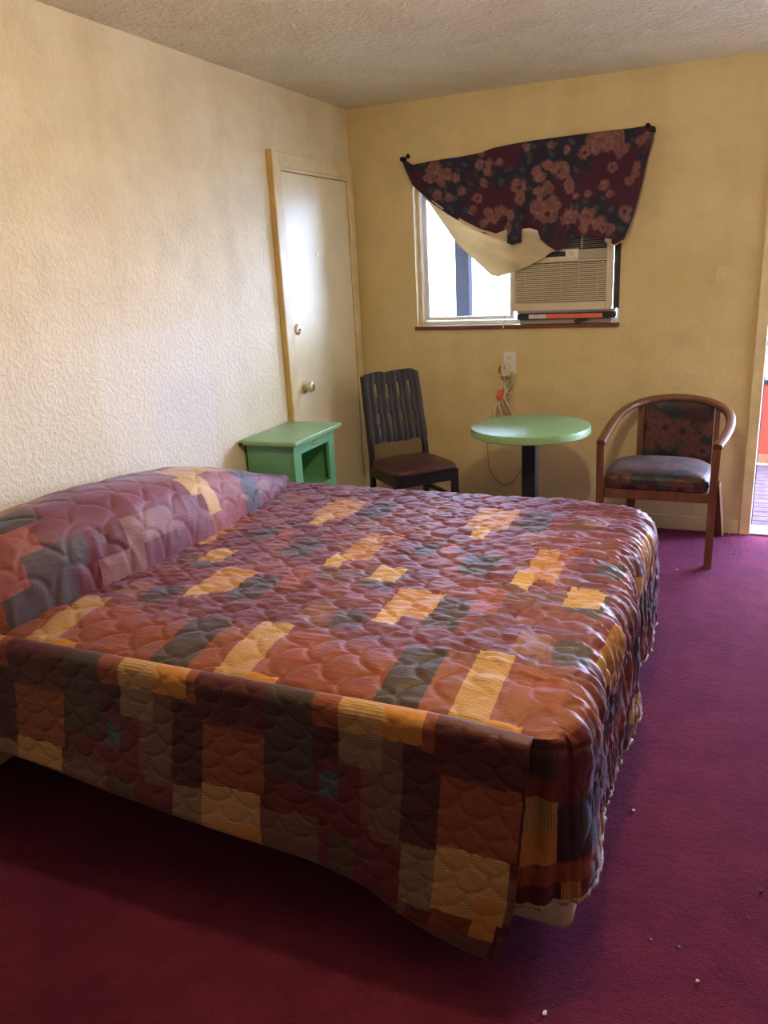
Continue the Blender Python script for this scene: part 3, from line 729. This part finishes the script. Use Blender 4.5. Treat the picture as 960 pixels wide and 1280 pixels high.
for x in (1.752, 2.148):
    b = NB(); tube(b, [A(x, -.13, .34), A(x, -.105, .757)], 1, section=[(-.013, -.011), (.013, -.011), (.013, .011), (-.013, .011)]); obj('back_upright', b, T, am)
# D-shaped seat frame
def dshape(x0, x1, yf, yb, grow, n_=28):
    o = [(x0-grow*.0, yf)]
    cx = (x0+x1)/2; hwid = (x1-x0)/2
    pts = []
    for k_ in range(n_+1):
        a = PI*k_/n_; e = .55
        x = math.copysign(abs(math.cos(a))**e, math.cos(a)); y = abs(math.sin(a))**e
        pts.append((cx+(hwid+grow)*x, yb-.36+.36*y))
    return [(x1, yf)]+pts+[(x0, yf)]
SF = dshape(1.634, 2.136, -.60, -.10, .035)
b = NB(); prism(b, [(x-ACX, y-ACY) for x, y in SF], .340, .392, 2, .004); obj('seat_frame', b, T, am)
# seat cushion
def seat_cushion():
    bm = NB(); O = np.array(dshape(1.642, 2.128, -.612, -.13, .02, 40)); cen = np.array([1.885, -.36])
    # resample outline
    seg = np.vstack([O, O[:1]]); L_ = np.r_[0, np.cumsum(np.hypot(*np.diff(seg, axis=0).T))]; tt = np.linspace(0, L_[-1], 97)[:-1]
    O = np.stack([np.interp(tt, L_, seg[:, 0]), np.interp(tt, L_, seg[:, 1])], 1)
    # soften corners
    for _ in range(3): O = (np.roll(O, 1, 0)+O*2+np.roll(O, -1, 0))/4
    rings = []; cols = []
    for sc_, z in ((.97, .393), (1.0, .40), (1.012, .425), (1.0, .448), (.965, .463), (.90, .473), (.8, .481), (.65, .488), (.45, .492), (.25, .494), (.08, .495), (.001, .495)):
        P = cen+(O-cen)*sc_
        rings.append([(p[0]-ACX, p[1]-ACY, z-.008*sstep(-.3, -.12, p[1])) for p in P])
    R = np.array(rings); R = np.concatenate([R, R[:, :1]], 1)
    X = R[..., 0]; Z = R[..., 1]+(.5-R[..., 2])*-1.5
    return R, X, Z
UB = ((.050, .016, .022), (.016, .022, .035), (.045, .065, .050), (.055, .018, .020), (.165, .070, .055))
R, X, Z = seat_cushion()
# refine rings for print resolution
def refine(R, k_):
    t = np.linspace(0, R.shape[0]-1, (R.shape[0]-1)*k_+1); i = np.minimum(t.astype(int), R.shape[0]-2); f = (t-i)[:, None, None]; return R[i]*(1-f)+R[i+1]*f
R = refine(R, 5); R = refine(R.transpose(1, 0, 2), 3).transpose(1, 0, 2)
ffl = [(-.17, -.30, .07, 'r'), (-.05, -.40, .06, 'f'), (.12, -.36, .07, 'r'), (.20, -.22, .06, 'f'), (-.10, -.14, .08, 'f'), (.06, -.12, .07, 'r'), (-.2, -.05, .06, 'f'), (.18, 0, .07, 'f'), (.0, .05, .08, 'r'), (-.21, -.38, .05, 'f'), (.22, -.40, .05, 'f')]
sc_o = grid_obj('seat_cushion', R, M['floral'], am, vertcol=flower_field(R[..., 0], R[..., 1]+(R[..., 2]-.48)*1.2, ffl, UB, 9., 9))
# back pad
def backpad():
    nx, nz = 90, 80
    u = np.linspace(-1, 1, nx)[:, None]+np.zeros((1, nz)); v = np.linspace(-1, 1, nz)[None, :]+np.zeros((nx, 1))
    x = u*.180; yb = -.118+.028*(1-u*u)+.018*(v+1)/2   # curved to follow the rail
    ztop = .757+.012*(1-u*u); zb = .455
    zb = .425; z = zb+(ztop-zb)*(v+1)/2
    puff = .030*np.power(np.clip((1-u**6)*(1-v**6), 0, 1), .4)
    front = np.stack([x, yb-puff-ACY, z], -1); back = np.stack([x, yb+puff*.5-ACY, z], -1)
    front[..., 0] += 1.950-ACX; back[..., 0] += 1.950-ACX
    return front, back
f_, k_ = backpad()
bfl = [(-.12, .70, .05, 'f'), (-.06, .67, .055, 'f'), (.0, .62, .06, 'r'), (.09, .60, .07, 'r'), (.02, .55, .06, 'f'), (-.05, .58, .05, 'f'), (.15, .55, .05, 'f'), (.22, .62, .05, 'f'), (.12, .50, .05, 'f'), (-.08, .52, .04, 'f'), (.2, .5, .05, 'r')]
bp1 = grid_obj('back_pad', f_, M['floral'], am, vertcol=flower_field(f_[..., 0], f_[..., 2], bfl, UB, 5., 8))
grid_obj('pad_rear', k_, M['floral'], bp1, vertcol=flower_field(k_[..., 0], k_[..., 2], bfl, UB, 6., 8))

# ------------------------------------------------------------------ bed
bed = thing('double_bed', 'double bed with box spring and mattress under a patchwork bedspread', 'bed', (1.0, -2.43, 0))
BX, BY = 1.0, -2.43
def bobj(name, bm, mat, par=bed, smooth=False): bmesh.ops.translate(bm, verts=bm.verts, vec=(-BX, -BY, 0)); return obj(name, bm, mat, par, smooth)
bobj('box_spring', bx(.03, -2.92, .15, 1.90, -1.70, .31, .035, 4), M['fabric_white'], smooth=True)
bobj('mattress_corner_cover', bx(1.60, -3.205, .052, 1.945, -3.03, .31, .03, 4), M['fabric_white'], smooth=True)
bobj('mattress', bx(.03, -3.165, .312, 1.90, -1.70, .545, .05, 4), M['fabric_white'], smooth=True)
for x in (.1, 1.75):
    for y in (-3.0, -1.85): bobj('caster', lathe(NB(), [(.02, 0), (.03, .003), (.03, .03), (.012, .149)], 16, org=(x, y, 0)), M['black'], smooth=30)

# patch pattern in cloth coordinates (x along the bed, t across: 0 at the near seam, + up onto the top, - down the drape)
MAR = (.090, .012, .016); MAR2 = (.120, .015, .022); DMAR = (.060, .010, .017); RUST = (.25, .055, .020); RST = (.31, .078, .028)
GOLD = (.58, .26, .055); LGOLD = (.62, .38, .15); TAN = (.58, .36, .15); BEIG = (.30, .20, .13); MAUV = (.17, .075, .062)
DGR = (.060, .040, .032); SLT = (.085, .062, .080); PLUM = (.17, .045, .075); PLUM2 = (.22, .065, .10); ROSE = (.30, .085, .085); PINK = (.27, .12, .12); TEAL = (.06, .10, .12)
PER = .64
def patch_colors(Xc, Tc):
    """face colours for face-centre cloth coordinates"""
    c = np.zeros(Xc.shape+(4,)); 
    # default: cells of plum / maroon families
    cx = np.floor(Xc/.107).astype(int); ct = np.floor((Tc+.01*0)/.115).astype(int)
    h = (np.abs(np.sin((cx % 6)*12.9898+ct*78.233)*43758.5453)) % 1.0
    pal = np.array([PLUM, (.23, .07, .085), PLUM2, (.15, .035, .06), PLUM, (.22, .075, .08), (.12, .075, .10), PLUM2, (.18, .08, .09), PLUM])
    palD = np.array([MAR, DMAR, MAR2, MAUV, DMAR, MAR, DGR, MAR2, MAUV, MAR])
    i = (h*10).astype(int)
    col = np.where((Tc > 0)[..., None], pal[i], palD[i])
    c[..., :3] = col; 
    xm = (Xc-.40) % PER  # 0 at x=.40, 1.04, 1.68
    def R_(a, b_, t0, t1, colr, st=0.0):
        a = (a-.40) % PER; b2 = a+(b_-0)
        m_ = ((xm >= a-1e-6) & (xm < b2-1e-6)) | ((xm+PER >= a-1e-6) & (xm+PER < b2-1e-6))
        m_ &= (Tc >= t0) & (Tc < t1)
        c[m_, :3] = colr; c[m_, 3] = st
    # (start x, width, t0, t1, colour, stripe)
    D = [
     (1.01, .21, -.14, 0, MAR), (1.01, .02, -.33, -.14, DMAR), (1.03, .18, -.31, -.14, RST, 1), (1.03, .17, -.47, -.31, LGOLD, 1), (.94, .09, -.48, -.33, BEIG, 1),
     (.77, .11, -.08, 0, LGOLD, 1), (.77, .11, -.17, -.08, BEIG, 1), (.88, .10, -.08, 0, GOLD), (.83, .105, -.32, -.08, MAUV), (.83, .05, -.17, -.08, BEIG, 1),
     (.98, .03, -.09, 0, RST, 1), (.935, .075, -.33, -.09, DMAR), (1.22, .12, -.25, 0, DGR), (1.34, .07, -.08, 0, RST, 1), (1.34, .07, -.20, -.08, DMAR),
     (.73, .10, -.36, -.17, MAR2), (1.36, .05, -.27, -.20, TEAL), (1.22, .13, -.33, -.25, MAR2), (1.24, .12, -.50, -.33, MAUV), (.75, .07, -.52, -.36, (.075, .06, .035), 1),
     (.82, .12, -.55, -.36, MAR2), (1.13, .06, -.60, -.41, GOLD), (1.03, .10, -.52, -.47, RUST, 1), (.94, .25, -.8, -.52, MAUV), (.70, .24, -.8, -.55, MAUV), (1.14, .05, -.8, -.60, MAUV), (1.2, .14, -.8, -.5, (.12, .05, .05)),
     (.84, .12, 0, .24, DGR), (.96, .08, 0, .20, RST, 1), (1.04, .10, 0, .26, LGOLD, 1), (1.14, .08, 0, .03, GOLD), (1.14, .09, .03, .24, ROSE), (1.16, .08, .03, .14, RST, 1), (1.22, .26, 0, .18, RUST), (1.16, .12, .10, .22, (.30, .07, .04)),
     (.69, .14, .40, .58, (.52, .27, .12)), (.69, .07, .34, .44, TAN), (.83, .10, .36, .55, SLT), (1.02, .11, .76, 1.02, (.50, .24, .10)), (1.00, .06, .68, .80, LGOLD), (1.10, .06, .92, 1.06, RST), (.80, .11, .74, .92, SLT), (.69, .16, 1.18, 1.42, (.52, .25, .10)), (.74, .06, 1.08, 1.2, LGOLD), (.88, .11, 1.2, 1.4, SLT), (1.2, .10, .55, .72, SLT), (1.26, .12, .9, 1.02, ROSE), (.93, .08, .48, .66, ROSE), (.47, .09, .30, .42, PINK), (.55, .10, .62, .74, TAN), (.93, .10, 1.08, 1.18, PINK), (.60, .08, .86, 1.0, SLT), (.58, .09, .28, .40, SLT), (1.12, .09, 1.3, 1.42, PINK),
    ]
    for d in D: R_(d[0], d[1], d[2], d[3], d[4], d[5] if len(d) > 5 else 0.0)
    return c
def shells(u, v, R0=.048):
    """clamshell quilting: 0 on the stitch lines, 1 in the middle of a shell"""
    u = u+.022*fbm(u*9, v*9, 2)*2; v = v+.022*fbm(u*9+40, v*9+11, 2)*2
    own = np.full(u.shape, 9.0); done = np.zeros(u.shape, bool); nearer = np.full(u.shape, 9.0)
    J = np.floor(u/R0).astype(int)
    for dj in (2, 1, 0, -1, -2):
        j = J+dj; off = (j % 2)*R0
        i = np.round((v-off)/(2*R0)); cu = j*R0; cv = i*2*R0+off
        d = np.hypot(u-cu, v-cv)
        ins = (d < R0) & ~done
        own = np.where(ins, R0-d, own); nearer = np.where(~done & ~ins, np.minimum(nearer, d-R0), nearer)
        done |= ins
    h = np.clip(np.minimum(own, nearer)/(R0*.30), 0, 1)
    return np.sqrt(np.clip(1-(1-h)**2, 0, 1))*(.82+.18*np.clip(np.minimum(own, nearer)/R0, 0, 1))

HEM_F = .15; ZT = .605; YN = -3.225; YF = -1.635; XF = 1.895; RR = .085
step = .0058
# --- main sheet: s along x (over the foot edge and down), t across (far side down)
s_len = XF+RR*PI/2+(ZT-RR-HEM_F); S_ = np.arange(.02, s_len+step/2, step)
t_len = (YF-YN)+RR*PI/2+.26; T_ = np.arange(0, t_len+step/2, step)
SS, TT = np.meshgrid(S_, T_, indexing='ij')
def fold(d, R_=RR):
    """arc-length d past an edge -> (outward, down)"""
    a = np.clip(d/R_, 0, PI/2); o_ = R_*np.sin(a); dn = R_*(1-np.cos(a)); ext = np.clip(d-R_*PI/2, 0, None)
    return np.where(d < 0, d, o_), np.where(d < 0, 0, dn+ext)
ox, dx_ = fold(SS-(XF-0*RR)); oy, dy_ = fold(TT-(YF-YN))
X = XF+ox-0*RR; Y = YF+oy
X = X-RR*sstep(-.4, 0, SS-XF)*.35; 
drop = np.maximum(dx_, dy_)+.35*np.minimum(dx_, dy_)*(np.minimum(dx_, dy_) < .05)
Z = ZT-drop
def norm_grid(V):
    a = np.gradient(V, axis=0); b_ = np.gradient(V, axis=1); n_ = np.cross(a, b_); return n_/np.maximum(np.linalg.norm(n_, axis=-1, keepdims=True), 1e-9)
foot = sstep(1.25, 1.98, SS)                      # gathers grow toward the foot edge
onf = sstep(XF-.02, XF+.12, SS)
# hem pulled out a little
X = X+.012*onf*np.sin(TT*9+1)+.010*sstep(XF+.2, s_len, SS)
# horizontal plan rounding at the two foot corners
def round_corner(X, Y, xc, yc, sy, r):
    ax_ = np.clip(X-(xc-r), 0, None); ay_ = np.clip((Y-(yc-sy*r))*sy, 0, None)
    inside = (ax_ > 0) & (ay_ > 0); q = np.hypot(ax_, ay_); mx = np.maximum(ax_, ay_); f = np.where(inside & (q > 0), mx/np.maximum(q, 1e-9), 1)
    return np.where(inside, xc-r+ax_*f, X), np.where(inside, yc-sy*r+sy*ay_*f, Y)
X, Y = round_corner(X, Y, XF+RR*.65+.01, YN-.005, -1, .11)
X, Y = round_corner(X, Y, XF+RR*.65+.01, YF+RR, 1, .12)
zedge = lambda x: .020*sstep(1.6, 1.95, x)
Z = Z+.014*fbm(SS*3, TT*3, 2)*sstep(0, .1, TT)*(1-sstep(1.6, 1.8, SS))-(zedge(SS)+.020*(1-sstep(0, .16, TT)))*(1-onf*.999)*1.0
V = np.stack([X, Y, Z], -1); Nn = norm_grid(V)
if Nn[20, 20, 2] < 0: Nn = -Nn
far_fade = 1
# quilting + puckers + gathers
q = shells(SS*.78, TT+.02, .060)
pk = np.abs(fbm(SS*9+5+TT*4, TT*34-SS*5, 2))             # slanted puckers in the shells
# elongated gathers: run along s, irregular across t, bending with noise
wt = TT+.11*fbm(SS*3.2, TT*3.2, 3)+.10*(SS-1.4)*(TT < 2)*sstep(1.2, 1.9, SS)*(-.6)*(1-onf)
ga = 1-np.abs(2*vnoise(SS*6.5+50, wt*40)-1); gb = 1-np.abs(2*vnoise(SS*10+9, wt*70+3)-1)
gath = (ga**1.5*.65+gb*.35)*(.45+1.1*vnoise(SS*5+3, TT*9+1))
nearcorner = sstep(.02, .30, TT)
fadeseam = sstep(.03, .14, TT)
h = .0115*q*(1-.4*foot)+.0055*(1-4*pk)*(1-foot)*sstep(.10, .35, TT)+.0025*(1-np.abs(2*vnoise(SS*20+TT*34, TT*48-SS*10)-1))**2*sstep(.05, .3, TT)+.024*gath*foot*(.25+.75*nearcorner)+.012*onf*(vnoise(SS*4+3, wt*22)-.5)*nearcorner
h = h*sstep(0, .02, TT)
V = V+Nn*h[..., None]
fc = lambda G_: (G_[:-1, :-1]+G_[1:, 1:])/2
wS = .012*fbm(fc(SS)*30, fc(TT)*30, 2)*2*(fc(TT) > .27); wT = .012*fbm(fc(SS)*30+90, fc(TT)*30, 2)*2*(fc(TT) > .27)
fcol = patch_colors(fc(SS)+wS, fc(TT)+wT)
def corner_colors(d, lat):
    """hand-laid patches round the foot corner: d = depth below the top edge, lat = distance round the corner"""
    c = np.zeros(d.shape+(4,)); c[..., :3] = MAR2
    for l0, l1, d0, d1_, cc, st in ((-9, .03, -1, .05, RUST, 0), (-9, .035, .05, .22, MAR2, 0), (.035, 9, .05, .15, DGR, 0), (.035, 9, .15, .20, RUST, 1), (.03, 9, .20, .29, TAN, 1), (.03, 9, .29, .37, GOLD, 0), (-9, .03, .22, .36, (.022, .02, .026), 0), (-9, 9, .37, .42, RST, 1), (.02, 9, .42, 9, MAR, 0), (-.03, .02, .42, 9, GOLD, 1)):
        m_ = (lat >= l0) & (lat < l1) & (d >= d0) & (d < d1_); c[m_, :3] = cc; c[m_, 3] = st
    return c
sF, tF = fc(SS)-XF-.03, fc(TT)
mk = (sF > .03) & (tF < .13); ccol = corner_colors(sF, -tF); fcol[mk] = ccol[mk]
spread = grid_obj('bedspread', V-np.array([BX, BY, 0]), M['quilt'], bed, facecol=fcol, uv=np.stack([SS, TT], -1))
spread['label'] = 'scallop quilted patchwork bedspread in plum, rust and gold'
hemF = V[-1]
# --- near drape
xs = np.arange(.02, 1.862, step)
hemz = np.interp(xs, [0, .36, .60, .84, 1.2, 1.35, 1.48, 1.62, 1.77, 1.862], [.262, .254, .240, .227, .186, .172, .160, .115, .062, .045])
nd = 112; tau = np.linspace(0, 1, nd)
XX = np.repeat(xs[:, None], nd, 1); len_ = (ZT-hemz)[:, None]; DD = tau[None, :]*(len_+.03)
R2 = .026
oy2, dn2 = fold(DD-.0, R2)
Yd = YN-oy2-.075*sstep(0, .55, dn2)-.012*np.sin(XX*7+2.)*sstep(.1, .5, dn2)-.012*sstep(.35, .6, dn2)*np.sin(XX*13)
Z0 = ZT-.020-zedge(XX); Zd = np.maximum(Z0-dn2*(Z0-hemz[:, None])/(len_+.03-R2*(PI/2-1)), hemz[:, None])
XX2 = XX-sstep(1.45, 1.862, XX)*(.022*dn2/.55+.028*sstep(.38, .6, dn2))
Vd = np.stack([XX2, Yd, Zd], -1); Nd = norm_grid(Vd)
if Nd[50, 60, 1] > 0: Nd = -Nd
qd = shells(-DD*1.0+3.12, XX*1.0+.01*np.sin(DD*30), .046)
hd_ = .0065*qd*sstep(0, .03, DD)+.003*fbm(XX*12, DD*12, 3)*sstep(0, .05, DD)
hd_ = hd_*(1-sstep(.975, 1, tau)[None, :])
Vd = Vd+Nd*hd_[..., None]
# match top row to the main sheet's first column edge

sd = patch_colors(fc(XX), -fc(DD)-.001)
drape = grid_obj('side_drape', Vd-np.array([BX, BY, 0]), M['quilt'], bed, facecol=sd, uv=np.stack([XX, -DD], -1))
so = drape.modifiers.new('thickness', 'SOLIDIFY'); so.thickness = .007; so.offset = 1 if False else -1
# seam cord along the near edge and hem bindings
def hemtube(name, P, r, mat, twist=False, n_=8):
    P = [tuple(p) for p in P]
    rad = [r*(1+(.35*math.sin(i*1.9) if twist else 0)) for i in range(len(P))]
    b = NB(); tube(b, P, rad, n_); return obj(name, b, mat, bed, True)
hemcol = simple('brown_mauve_binding', (.16, .085, .075), .7, .3, .3, 60)
edgecol = simple('worn_light_binding', (.36, .28, .26), .6, .3, .4, 90)
hemtube('hem_binding', (Vd[::5, -1]-np.array([BX, BY, 0])), .007, hemcol)
seamP = np.stack([xs, np.full(len(xs), YN-.012), np.full(len(xs), ZT-.0035)], -1)
# --- corner wrap: foot sheet continues round the corner behind the drape's edge
v0 = V[:, 0]; i0 = int(np.argmin(np.abs(S_-(XF+.00)))); col0 = v0[i0:]
nw = 46
W = np.zeros((len(col0), nw, 3)); Uw = np.linspace(0, 1, nw); LW = .19
for a_, p in enumerate(col0):
    dd_ = S_[i0+a_]-XF; cx0, cy0 = XF+RR*.65+.01-.11, YN-.005+.11
    ra = math.hypot(p[0]-cx0, p[1]-cy0); a0 = math.atan2(p[1]-cy0, p[0]-cx0); arc = ra*(a0+PI/2)
    L_ = Uw*LW; an = a0-np.minimum(L_, arc)/ra; ext = np.maximum(L_-arc, 0)
    k_ = sstep(.02, .25, dd_)
    bul = .010*k_*np.sin(Uw*7+dd_*8)*sstep(0, .25, Uw)+.007*k_*np.sin(Uw*19-dd_*10)*sstep(0, .2, Uw)
    W[a_, :, 0] = cx0+(ra+bul)*np.cos(an)-ext; W[a_, :, 1] = cy0+(ra+bul)*np.sin(an)+.02*sstep(.75, 1, Uw); W[a_, :, 2] = p[2]
Wx = np.repeat((S_[i0:])[:, None], nw, 1); Wt = -Uw[None, :]*LW+0*Wx
Nw = norm_grid(W); 
if Nw[30, 20, 1] > 0: Nw = -Nw
W = W+Nw*(.004*shells(Wx, Wt, .05)*sstep(0, .05, Uw)[None, :])[..., None]
cw = corner_colors(fc(Wx)-XF-.03, -fc(Wt))
grid_obj('corner_wrap', W-np.array([BX, BY, 0]), M['quilt'], bed, facecol=cw, uv=np.stack([Wx, Wt], -1))
rope = [tuple(p) for p in (np.vstack([W[-1, ::-1][:], hemF[1:]])-np.array([BX, BY, 0]))[::2]]
hemtube('corded_edge', rope, .0062, edgecol, True)
# white sheet corner peeping out at the far foot corner
b = NB(); P = smooth_path([(1.84, -1.60, .575), (1.90, -1.578, .565), (1.945, -1.60, .545), (1.962, -1.64, .52)], 6)
tube(b, P, 1, section=rsec(.008, .006)); bobj('sheet_corner', b, M['fabric_white'], smooth=True)

# ------------------------------------------------------------------ pillow roll under the patchwork cover
pil = thing('covered_pillow', 'long bed pillow tucked under the patchwork cover at the headboard end', 'pillow', (.22, -2.4, ZT))
ny, na = 300, 150
yy = np.linspace(-3.40, -1.52, ny); th = np.linspace(0, 1, na)
htop = np.interp(yy, [-3.40, -3.34, -3.28, -3.12, -2.95, -2.72, -2.45, -2.2, -2.0, -1.8, -1.65, -1.52], [.50, .66, .77, .865, .885, .885, .862, .825, .775, .705, .655, .62])
xf_ = np.interp(yy, [-3.40, -3.3, -3.15, -3.0, -2.7, -2.35, -2.0, -1.69, -1.52], [.17, .25, .315, .36, .415, .43, .40, .355, .27])
YY = np.repeat(yy[:, None], na, 1); TH = np.repeat(th[None, :], ny, 0)
ang = TH*PI*1.06
cx_ = (xf_/2+.02)[:, None]; rx = (xf_/2)[:, None]
zb = np.where(yy < -3.24, .60-1.0*(-3.24-yy)*1.1, .600)[:, None]
hh_ = (htop[:, None]-zb)
e = .62
cxx = -np.cos(ang); sxx = np.sin(ang)
PXx = cx_+rx*np.sign(cxx)*np.abs(cxx)**.75*(1+.0*TH); PZz = zb+hh_*np.sign(sxx)*np.abs(sxx)**e
PXx = np.maximum(PXx, .012)
Vp = np.stack([PXx, YY, PZz], -1); Np = norm_grid(Vp)
if Np[150, 75, 2] < 0: Np = -Np
U1 = TH*.62
hp = .007*shells(U1, YY, .075)+.014*fbm(U1*6, YY*5, 3)+.005*(1-np.abs(fbm(U1*10, YY*14, 2))*6)*sstep(.5, .95, TH)
Vp = Vp+Np*hp[..., None]; Vp[..., 0] = np.maximum(Vp[..., 0], .006)
# patches on the cover: rows from wall (a) to front crease (c)
def pil_col(Y_, T_):
    c = np.zeros(Y_.shape+(4,)); c[..., :3] = PLUM
    rows = {
     0: (0, .46, [(-3.5, GOLD), (-3.2, (.30, .12, .03)), (-2.85, MAR2), (-2.6, SLT), (-2.42, RST), (-2.2, MAR2), (-2.0, PLUM), (-1.8, PLUM2)]),
     1: (.46, .60, [(-3.5, GOLD), (-3.12, DGR), (-2.98, PLUM), (-2.78, PLUM2), (-2.55, PINK), (-2.38, TAN), (-2.05, PINK), (-1.95, SLT), (-1.82, PLUM2), (-1.62, PLUM)]),
     2: (.60, .76, [(-3.5, GOLD), (-3.26, ROSE), (-3.05, PLUM), (-2.70, PLUM2), (-2.42, LGOLD), (-2.28, ROSE), (-2.06, SLT), (-1.93, PLUM2), (-1.75, PLUM)]),
     3: (.76, .88, [(-3.5, RST), (-3.28, ROSE), (-3.12, SLT), (-2.92, MAR2), (-2.78, PINK), (-2.56, PLUM2), (-2.36, LGOLD), (-2.28, ROSE), (-2.08, SLT), (-1.96, PINK), (-1.84, PLUM)]),
     4: (.88, 1.1, [(-3.5, RST), (-3.20, SLT), (-2.98, MAR2), (-2.90, PINK), (-2.72, PLUM), (-2.5, PLUM2), (-2.36, ROSE), (-2.1, SLT), (-1.98, PLUM2), (-1.8, PLUM)])}
    for k_, (a, b_, L_) in rows.items():
        for j, (y0, cc) in enumerate(L_):
            y1 = L_[j+1][0] if j+1 < len(L_) else 9
            m_ = (T_ >= a) & (T_ < b_) & (Y_ >= y0) & (Y_ < y1); c[m_, :3] = cc; c[m_, 3] = 1.0 if cc in (RST,) else 0
    return c
po = grid_obj('pillow_cover', Vp-np.array([.22, -2.4, ZT]), M['quilt'], pil, facecol=pil_col(fc(YY), fc(TH)), uv=np.stack([YY, U1], -1))
b = NB(); P = [tuple(p) for p in (Vp[::4, -1]-np.array([.22, -2.4, ZT]))]; tube(b, P, .005, 7); obj('cover_edge', b, simple('dark_plum_edge', (.05, .015, .03), .8, .2), pil, True)

# ------------------------------------------------------------------ crumbs on the carpet
crumbs = [(681, 1267, .007, 'white paper crumb at the bottom of the carpet by the bed corner'), (848, 1184, .006, 'dark pebble crumb on the carpet right of the bed corner'), (792, 1013, .007, 'pale thread scrap on the carpet beside the bed foot'), (951, 1115, .008, 'dark crumb on the carpet near the right edge of the photo'), (872, 1227, .006, 'white crumb low on the carpet at lower right'), (936, 1148, .004, 'tiny white crumb on the carpet just below the dark crumb at the right edge'), (846, 712, .006, 'pale crumb on the carpet between bed and armchair leg'), (917, 692, .008, 'black flake on the carpet in front of the doorway'), (911, 668, .007, 'white crumb against the base of the door casing'), (813, 1175, .005, 'black speck on the carpet beside the pebble crumb')]
random.seed(5)
for px, py, r, lab in crumbs:
    q = ray_plane(px, py, 2, .001); b = NB(); bmesh.ops.create_icosphere(b, subdivisions=1, radius=r)
    for v in b.verts: v.co *= random.uniform(.7, 1.2)
    bmesh.ops.scale(b, verts=b.verts, vec=(1, .7, .45)); bmesh.ops.rotate(b, verts=b.verts, cent=(0, 0, 0), matrix=Matrix.Rotation(random.uniform(0, 3), 3, 'Z'))
    zmin = min(v.co.z for v in b.verts); bmesh.ops.translate(b, verts=b.verts, vec=(0, 0, -zmin))
    o = obj('carpet_crumb', b, M['black'] if ('dark' in lab or 'black' in lab) else M['crumb']); o.location = (q[0], q[1], 0.0); tag(o, lab, 'crumb', 'crumbs on the carpet')
